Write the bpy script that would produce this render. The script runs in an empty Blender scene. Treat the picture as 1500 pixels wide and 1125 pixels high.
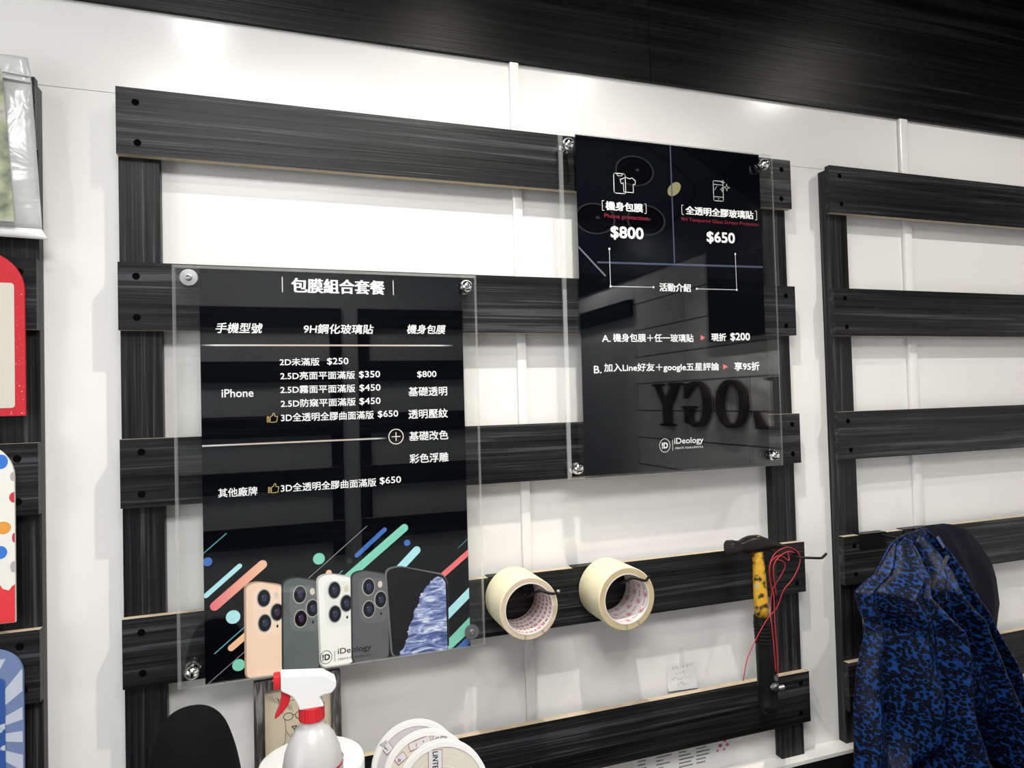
import bpy, bmesh, math, random
from mathutils import Vector, Matrix, noise
random.seed(7)
sc = bpy.context.scene
COL = sc.collection
PI = math.pi

# ------------------------------------------------------------------ camera
def make_camera():
    yaw, pitch, roll = 0.3334, 0.0248, -0.0266
    f = Vector((math.sin(yaw)*math.cos(pitch), math.cos(yaw)*math.cos(pitch), math.sin(pitch)))
    rt = Vector((math.cos(yaw), -math.sin(yaw), 0)); up = rt.cross(f)
    c, s = math.cos(roll), math.sin(roll)
    r2 = c*rt + s*up; u2 = -s*rt + c*up
    cam = bpy.data.cameras.new('camera'); cam.sensor_width = 36; cam.lens = 1000/1500*36
    cam.clip_start = 0.02
    o = bpy.data.objects.new('camera', cam); COL.objects.link(o)
    m = Matrix((r2, u2, -f)).transposed().to_4x4(); m.translation = Vector((0.1947, -1.0468, 1.4676))
    o.matrix_world = m; sc.camera = o
make_camera()

# ------------------------------------------------------------------ world, exposure
w = bpy.data.worlds.new('world'); sc.world = w; w.use_nodes = True
w.node_tree.nodes['Background'].inputs[0].default_value = (0.9, 0.95, 1, 1)
w.node_tree.nodes['Background'].inputs[1].default_value = 0.05
sc.view_settings.view_transform = 'Standard'; sc.view_settings.look = 'None'
sc.view_settings.exposure = 0.0; sc.view_settings.gamma = 1.0; sc.view_settings.use_curve_mapping = False

# ceiling downlights: x, y, watts, colour, beam angle, swivel towards the stone wall
CEIL = 2.42
LAMPS = [(0.56, -0.49, 52, (1.0, 0.96, 0.86), 122, 0), (0.035, -0.76, 9, (1.0, 1.0, 1.0), 165, 0),
         (1.06, -0.78, 4, (1.0, 0.97, 0.90), 165, 0), (-0.50, -0.50, 4, (1.0, 1.0, 1.0), 165, 0),
         (1.66, -0.62, 26, (1.0, 0.97, 0.90), 165, 0), (0.62, -1.32, 14, (1.0, 0.985, 0.96), 165, 0),
         (1.66, -1.12, 100, (1.0, 0.985, 0.96), 100, 24), (-0.55, -1.32, 3, (1.0, 1.0, 1.0), 165, 0),
         (1.70, -2.60, 30, (1.0, 1.0, 1.0), 165, 0)]  # the last one is added to brighten the rear alcove
PANEL_FILL_W = 26          # unseen square ceiling panel, added as soft fill
SIDE_FILL_W = 21         # unseen area light added at the left wall to fill the shadows
ld = bpy.data.lights.new('added_side_fill', 'AREA'); ld.shape = 'RECTANGLE'; ld.size = 1.15; ld.size_y = 1.5; ld.energy = SIDE_FILL_W; ld.color = (0.96, 0.98, 1.0)
lo = bpy.data.objects.new('added_side_fill', ld); COL.objects.link(lo); lo.location = (-1.47, -1.35, 1.45); lo.rotation_euler = (0, -PI/2, 0)

# ------------------------------------------------------------------ object helpers
def tag(o, label=None, cat=None, group=None, kind=None):
    if label: o['label'] = label
    if cat: o['category'] = cat
    if group: o['group'] = group
    if kind: o['kind'] = kind
    return o
def thing(name, label, cat, loc=(0, 0, 0), group=None):
    o = bpy.data.objects.new(name, None); COL.objects.link(o); o.location = loc; o.empty_display_size = 0.02
    return tag(o, label, cat, group)
def base_of(o):
    v = Vector((0, 0, 0))
    while o is not None:
        v += o.location; o = o.parent
    return v
def obj(name, bm, mats, parent=None, smooth=False, label=None):
    """links bm (built in world coordinates) as one mesh object, child of parent"""
    me = bpy.data.meshes.new(name)
    if parent is not None: bmesh.ops.translate(bm, verts=bm.verts, vec=-base_of(parent))
    bmesh.ops.recalc_face_normals(bm, faces=bm.faces) if getattr(bm, 'faces', None) and not name.endswith('print') and smooth is not None else None
    bm.to_mesh(me); bm.free()
    for m in (mats if isinstance(mats, (list, tuple)) else [mats]): me.materials.append(m)
    if smooth:
        for p in me.polygons: p.use_smooth = True
        if smooth is not True: me.set_sharp_from_angle(angle=math.radians(smooth))
    o = bpy.data.objects.new(name, me); COL.objects.link(o); o.parent = parent
    if label: o['label'] = label
    return o
def struct(name, bm, mats, smooth=False):
    return tag(obj(name, bm, mats, None, smooth), kind='structure')
def new(): return bmesh.new()
def box(bm, x0, x1, y0, y1, z0, z1, bev=0, mi=0):
    g = bmesh.ops.create_cube(bm, size=1)
    bmesh.ops.transform(bm, verts=g['verts'], matrix=Matrix.Translation(((x0+x1)/2, (y0+y1)/2, (z0+z1)/2)) @ Matrix.Diagonal((x1-x0, y1-y0, z1-z0, 1)))
    fs = list({f for v in g['verts'] for f in v.link_faces})
    for f in fs: f.material_index = mi
    if bev:
        es = list({e for v in g['verts'] for e in v.link_edges})
        bmesh.ops.bevel(bm, geom=es, offset=bev, segments=2, affect='EDGES', profile=0.5)
    return fs
def lathe(bm, prof, M=None, seg=40, mi=0, cap=True):
    """prof: list of (r, z); axis z; closed ends when r == 0"""
    M = M or Matrix(); rings = []; nv = []
    for r, z in prof:
        if r < 1e-6: v = [bm.verts.new(M @ Vector((0, 0, z)))]
        else: v = [bm.verts.new(M @ Vector((r*math.cos(2*PI*i/seg), r*math.sin(2*PI*i/seg), z))) for i in range(seg)]
        rings.append(v)
    for k in range(len(rings)-1):
        a, b = rings[k], rings[k+1]
        m = mi[k] if isinstance(mi, (list, tuple)) else mi
        for i in range(seg):
            j = (i+1) % seg
            if len(a) == 1 and len(b) == 1: continue
            if len(a) == 1: f = bm.faces.new((a[0], b[j], b[i]))
            elif len(b) == 1: f = bm.faces.new((a[i], a[j], b[0]))
            else: f = bm.faces.new((a[i], a[j], b[j], b[i]))
            f.material_index = m
    return rings
def axis_mat(o, d):
    d = Vector(d).normalized()
    return Matrix.Translation(Vector(o)) @ d.to_track_quat('Z', 'Y').to_matrix().to_4x4()
def smoothpath(pts, n=6):
    P = [Vector(p) for p in pts]; out = []
    for i in range(len(P)-1):
        p0 = P[max(i-1, 0)]; p1 = P[i]; p2 = P[i+1]; p3 = P[min(i+2, len(P)-1)]
        for k in range(n):
            t = k/n
            out.append(0.5*((2*p1)+(-p0+p2)*t+(2*p0-5*p1+4*p2-p3)*t*t+(-p0+3*p1-3*p2+p3)*t**3))
    out.append(P[-1]); return out
def tube(bm, pts, r, seg=8, mi=0, cap=True):
    pts = [Vector(p) for p in pts]; n = len(pts); rings = []
    t = (pts[1]-pts[0]).normalized(); u = t.orthogonal().normalized()
    for i, p in enumerate(pts):
        d = (pts[min(i+1, n-1)]-pts[max(i-1, 0)])
        d = d.normalized() if d.length > 1e-9 else t
        u = (u - d*u.dot(d)); u = u.normalized() if u.length > 1e-6 else d.orthogonal().normalized()
        v = d.cross(u); rr = r[i] if isinstance(r, (list, tuple)) else r
        rings.append([bm.verts.new(p + rr*(math.cos(2*PI*k/seg)*u + math.sin(2*PI*k/seg)*v)) for k in range(seg)])
    for a, b in zip(rings, rings[1:]):
        for k in range(seg):
            f = bm.faces.new((a[k], a[(k+1) % seg], b[(k+1) % seg], b[k])); f.material_index = mi
    if cap:
        bm.faces.new(rings[0][::-1]).material_index = mi; bm.faces.new(rings[-1]).material_index = mi
def prism(bm, pts, y0, y1, mi=0):
    """polygon in x,z extruded from y0 (front) to y1 (back)"""
    a = [bm.verts.new((x, y0, z)) for x, z in pts]; b = [bm.verts.new((x, y1, z)) for x, z in pts]
    bm.faces.new(a).material_index = mi; bm.faces.new(b[::-1]).material_index = mi
    n = len(pts)
    for i in range(n): bm.faces.new((a[i], b[i], b[(i+1) % n], a[(i+1) % n])).material_index = mi
def flat(bm, pts, y, mi=0):
    if len(pts) < 3: return
    f = bm.faces.new([bm.verts.new((x, y, z)) for x, z in pts]); f.material_index = mi
    f.normal_update()
    if f.normal.y > 0: f.normal_flip()
def ell(cx, cz, rx, rz, n=32, a0=0, a1=2*PI):
    return [(cx+rx*math.cos(a0+(a1-a0)*i/n), cz+rz*math.sin(a0+(a1-a0)*i/n)) for i in range(n)]
def ringflat(bm, cx, cz, rx, rz, wd, y, mi=0, n=40):
    o = ell(cx, cz, rx, rz, n); i_ = ell(cx, cz, rx-wd, rz-wd, n)
    vo = [bm.verts.new((x, y, z)) for x, z in o]; vi = [bm.verts.new((x, y, z)) for x, z in i_]
    for k in range(n):
        bm.faces.new((vo[k], vo[(k+1) % n], vi[(k+1) % n], vi[k])).material_index = mi
def roundrect(x0, x1, z0, z1, r, n=6, corners=(1, 1, 1, 1)):
    pts = []
    for (cx, cz, a, on) in ((x1-r, z1-r, 0, corners[0]), (x0+r, z1-r, PI/2, corners[1]), (x0+r, z0+r, PI, corners[2]), (x1-r, z0+r, 1.5*PI, corners[3])):
        if on: pts += [(cx+r*math.cos(a+PI/2*i/n), cz+r*math.sin(a+PI/2*i/n)) for i in range(n+1)]
        else: pts.append((x1 if a in (0, 1.5*PI) else x0, z1 if a in (0, PI/2) else z0))
    return pts
def clip(poly, x0, x1, z0, z1):
    def cut(p, f, isect):
        out = []
        for i in range(len(p)):
            a, b = p[i-1], p[i]
            if f(b):
                if not f(a): out.append(isect(a, b))
                out.append(b)
            elif f(a): out.append(isect(a, b))
        return out
    ix = lambda X: (lambda a, b: (X, a[1]+(b[1]-a[1])*(X-a[0])/(b[0]-a[0])))
    iz = lambda Z: (lambda a, b: (a[0]+(b[0]-a[0])*(Z-a[1])/(b[1]-a[1]), Z))
    for f, s in ((lambda q: q[0] >= x0, ix(x0)), (lambda q: q[0] <= x1, ix(x1)), (lambda q: q[1] >= z0, iz(z0)), (lambda q: q[1] <= z1, iz(z1))):
        if poly: poly = cut(poly, f, s)
    return poly
def capsule(p, q, wd, n=8):
    a = math.atan2(q[1]-p[1], q[0]-p[0]); r = wd/2
    return [(q[0]+r*math.cos(a-PI/2+PI*i/n), q[1]+r*math.sin(a-PI/2+PI*i/n)) for i in range(n+1)] + \
           [(p[0]+r*math.cos(a+PI/2+PI*i/n), p[1]+r*math.sin(a+PI/2+PI*i/n)) for i in range(n+1)]
def strokes(bm, pts, wd, y, mi=0):
    for a, b in zip(pts, pts[1:]): flat(bm, capsule(a, b, wd, 4), y, mi)

# ------------------------------------------------------------------ materials
def nodes(name):
    m = bpy.data.materials.new(name); m.use_nodes = True
    nt = m.node_tree; return m, nt, nt.nodes['Principled BSDF'], nt.links
def plain(name, c, rough=0.5, metal=0.0, spec=0.5, coat=0.0, noise_amt=0.0, noise_scale=30.0, bump=0.0, trans=0.0):
    m, nt, b, L = nodes(name)
    b.inputs['Base Color'].default_value = (*c, 1); b.inputs['Roughness'].default_value = rough
    b.inputs['Metallic'].default_value = metal; b.inputs['Specular IOR Level'].default_value = spec
    b.inputs['Coat Weight'].default_value = coat
    if trans: b.inputs['Transmission Weight'].default_value = trans
    if noise_amt or bump:
        t = nt.nodes.new('ShaderNodeTexCoord'); n = nt.nodes.new('ShaderNodeTexNoise')
        n.inputs['Scale'].default_value = noise_scale; n.inputs['Detail'].default_value = 4
        L.new(t.outputs['Object'], n.inputs['Vector'])
        if noise_amt:
            r = nt.nodes.new('ShaderNodeMapRange'); r.inputs['To Min'].default_value = 1-noise_amt; r.inputs['To Max'].default_value = 1+noise_amt
            mx = nt.nodes.new('ShaderNodeMix'); mx.data_type = 'RGBA'; mx.blend_type = 'MULTIPLY'; mx.inputs[0].default_value = 1
            mx.inputs[6].default_value = (*c, 1); L.new(n.outputs['Fac'], r.inputs['Value']); L.new(r.outputs[0], mx.inputs[7])
            L.new(mx.outputs[2], b.inputs['Base Color'])
        if bump:
            bp = nt.nodes.new('ShaderNodeBump'); bp.inputs['Strength'].default_value = bump; bp.inputs['Distance'].default_value = 0.002
            L.new(n.outputs['Fac'], bp.inputs['Height']); L.new(bp.outputs[0], b.inputs['Normal'])
    return m
def ramp(nt, stops):
    r = nt.nodes.new('ShaderNodeValToRGB'); e = r.color_ramp.elements
    while len(e) > 1: e.remove(e[-1])
    e[0].position = stops[0][0]; e[0].color = (*stops[0][1], 1)
    for p, c in stops[1:]:
        q = e.new(p); q.color = (*c, 1)
    return r
def wood(name, along='X', lo=(0.0016, 0.0017, 0.0020), hi=(0.030, 0.031, 0.034), rough=0.40, scale=1.0, spec=0.22):
    m, nt, b, L = nodes(name)
    t = nt.nodes.new('ShaderNodeTexCoord'); oi = nt.nodes.new('ShaderNodeObjectInfo')
    va = nt.nodes.new('ShaderNodeVectorMath'); va.operation = 'MULTIPLY_ADD'
    cx = nt.nodes.new('ShaderNodeCombineXYZ')
    for i in range(3): L.new(oi.outputs['Random'], cx.inputs[i])
    va.inputs[1].default_value = (37, 53, 71); L.new(cx.outputs[0], va.inputs[0]); L.new(t.outputs['Object'], va.inputs[2])
    def stretched(long, cross, detail, dist=0.0):
        mp = nt.nodes.new('ShaderNodeMapping')
        mp.inputs['Scale'].default_value = (long, cross, cross) if along == 'X' else (cross, cross, long) if along == 'Z' else (cross, long, cross)
        L.new(va.outputs[0], mp.inputs[0])
        n = nt.nodes.new('ShaderNodeTexNoise'); n.inputs['Scale'].default_value = scale; n.inputs['Detail'].default_value = detail
        n.inputs['Roughness'].default_value = 0.62; n.inputs['Distortion'].default_value = dist
        L.new(mp.outputs[0], n.inputs['Vector']); return n
    fine = stretched(5, 420, 3); med = stretched(1.6, 110, 3, 0.6); big = stretched(0.9, 26, 2, 0.4)
    a = nt.nodes.new('ShaderNodeMath'); a.operation = 'MULTIPLY_ADD'; a.inputs[1].default_value = 0.5
    L.new(fine.outputs['Fac'], a.inputs[0])
    a2 = nt.nodes.new('ShaderNodeMath'); a2.operation = 'MULTIPLY_ADD'; a2.inputs[1].default_value = 0.75
    L.new(med.outputs['Fac'], a2.inputs[0])
    a3 = nt.nodes.new('ShaderNodeMath'); a3.operation = 'MULTIPLY'; a3.inputs[1].default_value = 0.45
    L.new(big.outputs['Fac'], a3.inputs[0]); L.new(a3.outputs[0], a2.inputs[2]); L.new(a2.outputs[0], a.inputs[2])
    mid = tuple(l*0.72+h*0.28 for l, h in zip(lo, hi))
    r = ramp(nt, [(0.70, lo), (0.82, mid), (0.92, tuple(l*0.5+h*0.5 for l, h in zip(lo, hi))), (1.0, tuple(h*1.7 for h in hi))])
    L.new(a.outputs[0], r.inputs[0]); L.new(r.outputs[0], b.inputs['Base Color'])
    b.inputs['Roughness'].default_value = rough; b.inputs['Specular IOR Level'].default_value = spec
    bp = nt.nodes.new('ShaderNodeBump'); bp.inputs['Strength'].default_value = 0.55; bp.inputs['Distance'].default_value = 0.0012
    L.new(a.outputs[0], bp.inputs['Height']); L.new(bp.outputs[0], b.inputs['Normal'])
    return m
def acrylic(name, frost=0.0):
    m, nt, b, L = nodes(name); nt.nodes.remove(b)
    out = nt.nodes['Material Output']
    tr = nt.nodes.new('ShaderNodeBsdfTransparent'); tr.inputs[0].default_value = (0.988, 0.992, 0.988, 1)
    gl = nt.nodes.new('ShaderNodeBsdfGlossy'); gl.inputs['Roughness'].default_value = 0.0; gl.inputs[0].default_value = (1, 1, 1, 1)
    fr = nt.nodes.new('ShaderNodeFresnel'); fr.inputs['IOR'].default_value = 1.49
    gm = nt.nodes.new('ShaderNodeNewGeometry'); io = nt.nodes.new('ShaderNodeMapRange'); io.inputs['To Min'].default_value = 1.49; io.inputs['To Max'].default_value = 1/1.49
    L.new(gm.outputs['Backfacing'], io.inputs['Value']); L.new(io.outputs[0], fr.inputs['IOR'])       # unrefracted rays meet both faces from the air side
    mx = nt.nodes.new('ShaderNodeMixShader'); L.new(fr.outputs[0], mx.inputs[0]); L.new(tr.outputs[0], mx.inputs[1]); L.new(gl.outputs[0], mx.inputs[2])
    last = mx
    if frost:
        df = nt.nodes.new('ShaderNodeBsdfDiffuse'); df.inputs[0].default_value = (0.85, 0.86, 0.84, 1)
        m2 = nt.nodes.new('ShaderNodeMixShader'); m2.inputs[0].default_value = frost
        L.new(mx.outputs[0], m2.inputs[1]); L.new(df.outputs[0], m2.inputs[2]); last = m2
    L.new(last.outputs[0], out.inputs['Surface']); return m

M_WALL = plain('wall_white_laminate', (0.80, 0.792, 0.77), rough=0.19, spec=0.5, noise_amt=0.012, noise_scale=3)
M_CEIL = plain('ceiling_black', (0.045, 0.045, 0.047), rough=0.85, spec=0.1)
M_FLOOR = plain('floor_grey', (0.38, 0.37, 0.35), rough=0.5, noise_amt=0.15, noise_scale=6)
M_PLAIN = plain('side_wall_grey', (0.62, 0.625, 0.63), rough=0.7)
M_WX = wood('charcoal_wood_horizontal', 'X'); M_WZ = wood('charcoal_wood_vertical', 'Z')
M_WY = wood('charcoal_wood_lengthwise', 'Y')
M_FASCIA = wood('charcoal_wood_panel', 'X', lo=(0.0016, 0.0016, 0.0018), hi=(0.012, 0.012, 0.013), rough=0.36, scale=0.7, spec=0.14)
M_CORE = plain('raw_board_edge', (0.50, 0.40, 0.29), rough=0.75, noise_amt=0.25, noise_scale=60)
M_BLACK = plain('black_matt', (0.006, 0.006, 0.006), rough=0.55)
M_HOLE = plain('screw_hole_shade', (0.003, 0.003, 0.003), rough=0.9, spec=0.0)
M_WIRE = plain('black_coated_wire', (0.004, 0.004, 0.0045), rough=0.42, spec=0.25)
M_CHROME = plain('chrome', (0.86, 0.86, 0.87), rough=0.07, metal=1)
M_STEEL = plain('brushed_steel', (0.40, 0.40, 0.41), rough=0.38, metal=1)
M_ACR = acrylic('clear_acrylic'); M_ACRE = acrylic('clear_acrylic_polished_edge', 0.16)
M_POSTER = plain('poster_black', (0.0018, 0.0022, 0.0037), rough=0.6, spec=0.0)
M_INK = plain('print_white', (0.95, 0.95, 0.95), rough=0.5, spec=0.0)
M_DIM = plain('print_soft_white', (0.80, 0.82, 0.84), rough=0.5, spec=0.0)

# ------------------------------------------------------------------ the room
XL, XR, YB = -1.4, 2.0, -2.2
bm = new(); box(bm, XL, XR, 0, 0.03, 0, 1.9026); box(bm, XL, XR, 0, 0.03, 1.9034, CEIL)
box(bm, XL, XR, 0.004, 0.03, 1.9026, 1.9034, mi=1)                       # hairline joint between the two boards
struct('wall_front', bm, [M_WALL, M_BLACK])
bm = new(); box(bm, XL, XR+0.1, -3.3, 0.03, -0.05, 0); struct('floor', bm, M_FLOOR)
bm = new(); box(bm, XL, XR+0.1, -3.3, 0.03, CEIL, CEIL+0.05); struct('ceiling', bm, M_CEIL)
bm = new(); box(bm, XL-0.05, XL, YB, 0.03, 0, 0.6); box(bm, XL-0.05, XL, YB, 0.03, 2.25, CEIL); box(bm, XL-0.05, XL, YB, -2.0, 0.6, 2.25); box(bm, XL-0.05, XL, -0.7, 0.03, 0.6, 2.25); struct('wall_left', bm, M_WALL)
bm = new()
for a in ((-2.0, -1.96, .6, 2.25), (-.74, -.7, .6, 2.25), (-1.37, -1.33, .64, 2.21), (-1.96, -.74, .6, .64), (-1.96, -.74, 2.21, 2.25)): box(bm, XL-0.04, XL-0.005, a[0], a[1], a[2], a[3])
struct('added_window_1', bm, M_BLACK)  # made-up frame, out of view, around the added side fill light
bm = new(); box(bm, XL, 1.65, YB-0.05, YB, 0, CEIL); struct('wall_back', bm, plain('back_wall_grey', (0.34, 0.35, 0.36), rough=0.7))
bm = new(); box(bm, 1.60, 1.65, -3.2, YB-0.05, 0, CEIL); box(bm, 1.60, XR, -3.25, -3.2, 0, CEIL); struct('wall_rear', bm, M_PLAIN)
# right wall: stone slabs up to y = -2.26, plain beyond
def stone_mat():
    m, nt, b, L = nodes('grey_stone_slabs')
    t = nt.nodes.new('ShaderNodeTexCoord'); mp = nt.nodes.new('ShaderNodeMapping')
    mp.inputs['Rotation'].default_value = (0, PI/2, PI/2)
    sep = nt.nodes.new('ShaderNodeSeparateXYZ'); cmb = nt.nodes.new('ShaderNodeCombineXYZ')
    L.new(t.outputs['Object'], sep.inputs[0]); L.new(sep.outputs['Y'], cmb.inputs['X']); L.new(sep.outputs['Z'], cmb.inputs['Y'])
    br = nt.nodes.new('ShaderNodeTexBrick'); br.inputs['Scale'].default_value = 1; br.inputs['Brick Width'].default_value = 0.9
    br.inputs['Row Height'].default_value = 0.14; br.inputs['Mortar Size'].default_value = 0.004
    br.inputs['Color1'].default_value = (0.78, 0.78, 0.76, 1); br.inputs['Color2'].default_value = (0.70, 0.70, 0.69, 1); br.inputs['Mortar'].default_value = (0.2, 0.2, 0.2, 1)
    L.new(cmb.outputs[0], br.inputs['Vector'])
    n = nt.nodes.new('ShaderNodeTexNoise'); n.inputs['Scale'].default_value = 9; n.inputs['Detail'].default_value = 8
    L.new(t.outputs['Object'], n.inputs['Vector'])
    mx = nt.nodes.new('ShaderNodeMix'); mx.data_type = 'RGBA'; mx.blend_type = 'MULTIPLY'; mx.inputs[0].default_value = 0.5
    L.new(br.outputs[0], mx.inputs[6]); L.new(n.outputs['Color'], mx.inputs[7]); L.new(br.outputs[0], b.inputs['Base Color'])
    bp = nt.nodes.new('ShaderNodeBump'); bp.inputs['Strength'].default_value = 0.9; bp.inputs['Distance'].default_value = 0.03
    L.new(n.outputs['Fac'], bp.inputs['Height']); L.new(bp.outputs[0], b.inputs['Normal']); b.inputs['Roughness'].default_value = 0.7
    return m
M_STONE = stone_mat()
bm = new(); box(bm, XR, XR+0.05, -2.26, 0.03, 0, CEIL); box(bm, XR, XR+0.05, -3.25, -2.26, 0, CEIL, mi=1)
struct('wall_right', bm, [M_STONE, M_PLAIN])
bm = new(); box(bm, XR-0.012, XR, -3.2, 0, 2.10, CEIL); box(bm, XR-0.03, XR, -1.57, -0.2, 1.70, 2.10)
box(bm, XR-0.03, XR, -3.19, -2.262, 1.90, 1.99); struct('trim_1', bm, M_FASCIA)
# black cladding above the white wall, two boards with a joint
bm = new(); box(bm, XL, 0.8275, -0.008, 0, 2.0235, CEIL); box(bm, 0.8287, XR-0.012, -0.008, 0, 2.0235, CEIL); struct('trim_2', bm, M_FASCIA)
# joint battens on the white wall
for k, (x0, x1) in enumerate(((0.5655, 0.5815), (1.4065, 1.4285), (-0.2765, -0.2605))):
    bm = new(); box(bm, x0, x1, -0.007, 0, 0.8065, 2.0235, bev=0.002); struct('trim_%d' % (k+3), bm, M_WALL, 40)
# white sill along the foot of the wall
M_SILL = plain('sill_white', (0.78, 0.77, 0.73), rough=0.35)
bm = new(); box(bm, XL, XR, -0.036, 0, 0.800, 0.8065); struct('trim_6', bm, M_SILL)
M_DESK = plain('desk_black', (0.004, 0.004, 0.004), rough=0.75, spec=0.15)
bm = new(); box(bm, XL, XR-0.05, -0.036, -0.008, 0.70, 0.7995); struct('trim_7', bm, M_DESK)
t = thing('desk', 'black desk along the foot of the wall below the slatted racks', 'desk', (0.4, -0.35, 0))
bm = new(); box(bm, -1.3, 1.9, -0.62, -0.037, 0.73, 0.765, bev=0.002); obj('desktop', bm, M_DESK, t)
for lx in (-1.25, 1.81):
    for ly in (-0.6, -0.1):
        bm = new(); box(bm, lx, lx+0.04, ly, ly+0.04, 0, 0.73); obj('leg', bm, M_BLACK, t)
t = thing('desk_riser', 'low black shelf on the desk under the spray bottle and reels', 'shelf', (0.2, -0.2, 0.765))
bm = new(); box(bm, -0.12, 0.56, -0.36, -0.037, 0.885, 0.900, bev=0.001); obj('shelf_board', bm, M_BLACK, t)
for lx in (-0.12, 0.545):
    bm = new(); box(bm, lx, lx+0.015, -0.36, -0.037, 0.765, 0.885); obj('side_panel', bm, M_BLACK, t)

# ceiling downlights
M_LAMP = bpy.data.materials.new('lamp_diffuser'); M_LAMP.use_nodes = True
nt = M_LAMP.node_tree; nt.nodes.remove(nt.nodes['Principled BSDF'])
em = nt.nodes.new('ShaderNodeEmission'); em.inputs[0].default_value = (1, 0.97, 0.92, 1); em.inputs[1].default_value = 40
nt.links.new(em.outputs[0], nt.nodes['Material Output'].inputs['Surface'])
M_RIM = plain('lamp_rim_white', (0.8, 0.8, 0.8), rough=0.4)
PLACES = ['nearest the white wall, above its middle', 'just left of centre in the row near the wall', 'right of centre in the row near the wall', 'leftmost of the row near the white wall',
          'rightmost of the row near the white wall', 'middle one of the far row by the back wall', 'right one of the far row by the stone wall', 'left one of the far row by the back wall', 'one added to brighten the rear alcove']
for (x, y, wt, c, beam, tilt), pl in zip(LAMPS, PLACES):
    t = thing('ceiling_light', 'round white ceiling downlight, ' + pl, 'ceiling light', (x, y, CEIL), 'ceiling downlights')
    bm = new(); lathe(bm, [(0.036, CEIL-0.001), (0.036, CEIL-0.010), (0.047, CEIL-0.006), (0.048, CEIL-0.0005)], Matrix.Translation((x, y, 0)), 32)
    obj('rim', bm, M_RIM, t, 40)
    bm = new(); lathe(bm, [(0, CEIL-0.006), (0.0355, CEIL-0.006), (0.0355, CEIL-0.002), (0, CEIL-0.002)], Matrix.Translation((x, y, 0)), 24)
    obj('diffuser', bm, M_LAMP, t)
    ld = bpy.data.lights.new('downlight', 'SPOT'); ld.energy = wt; ld.color = c; ld.spot_size = math.radians(beam); ld.spot_blend = 1.0
    ld.shadow_soft_size = 0.012
    lo = bpy.data.objects.new('downlight', ld); COL.objects.link(lo); lo.parent = t; lo.location = (0, 0, -0.014)
    lo.rotation_euler = (0, -math.radians(tilt), 0)

t = thing('ceiling_light', 'square white panel added out of view on the ceiling as fill light', 'ceiling light', (0.15, -1.40, CEIL))  # invented panel, lifts the shadows with soft light
bm = new()
for a in ((-.18, -.16, -1.73, -1.07), (.46, .48, -1.73, -1.07), (-.16, .46, -1.73, -1.71), (-.16, .46, -1.09, -1.07)): box(bm, a[0], a[1], a[2], a[3], CEIL-.012, CEIL-.0005)
obj('rim', bm, M_RIM, t)
ld = bpy.data.lights.new('added_panel_fill', 'AREA'); ld.shape = 'RECTANGLE'; ld.size = 0.62; ld.size_y = 0.62; ld.energy = PANEL_FILL_W; ld.color = (1.0, 0.99, 0.97)
lo = bpy.data.objects.new('added_panel_fill', ld); COL.objects.link(lo); lo.parent = t; lo.location = (0, 0, -0.013)
bm = new(); box(bm, -.16, .46, -1.71, -1.09, CEIL-.010, CEIL-.002); obj('diffuser', bm, M_RIM, t)

# ------------------------------------------------------------------ slatted racks
SP, SW = 0.2349, 0.0905     # slat pitch and height
ZT = 1.9003
def slat_box(bm, x0, x1, yf, yb, z0, z1):
    fs = box(bm, x0, x1, min(yf, yb), max(yf, yb), z0, z1)
    bm.normal_update()
    for f in fs:
        f.normal_update()
        if abs(f.normal.z) > 0.9: f.material_index = 1
def rack(name_label, x0, x1, wall_y=0.0, sgn=-1, nudge=0.0, screw_holes=True, hole_sides=(1, 1), post=0.05):
    """posts stand against the wall at wall_y, slats on their front"""
    t = thing('slatted_rack', name_label, 'rack', ((x0+x1)/2, wall_y, 0.8066))
    Y = lambda d: wall_y + sgn*d
    for px in (x0, x1-post-nudge):
        bm = new(); box(bm, px, px+post, min(Y(0.0003), Y(0.0178)), max(Y(0.0003), Y(0.0178)), 0.8066, ZT-0.006, bev=0.0006); obj('post', bm, M_WZ, t)
    for k in range(5):
        zt = ZT - SP*k; zb = zt-SW
        bm = new(); slat_box(bm, x0, x1, Y(0.018), Y(0.030), zb, zt)
        s = obj('slat', bm, [M_WX, M_CORE], t)
        if screw_holes:
            for sx, on in ((x0+0.0245, hole_sides[0]), (x1-0.0205, hole_sides[1])):
                if not on: continue
                for sz in (zt-0.0185, zb+0.0175):
                    bm = new(); M = axis_mat((sx+random.uniform(-.003, .003), Y(0.0296), sz+random.uniform(-.001, .001)), (0, sgn, 0))
                    lathe(bm, [(0, -0.004), (0.0046, -0.004), (0.0047, 0.0006), (0, 0.0007)], M, 16)
                    obj('screw', bm, M_HOLE, s, 40)  # flat black disc, its colour gives the shade inside a recessed hole
    return t
rack('black wood-grain slatted rack in the middle, carrying both signs', 0.0, 1.1055, nudge=0.006)
rack('black wood-grain slatted rack at the right, with the jackets', 1.1971, 1.985)
rack('black wood-grain slatted rack at the left edge, with the hanging cards', -1.19, -0.0915)
rack('black slatted rack on the back wall, left of the gap', -0.62, 0.475, YB, 1, screw_holes=False)
rack('black slatted rack on the back wall, right of the gap', 0.548, 1.62, YB, 1, screw_holes=False)

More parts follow.
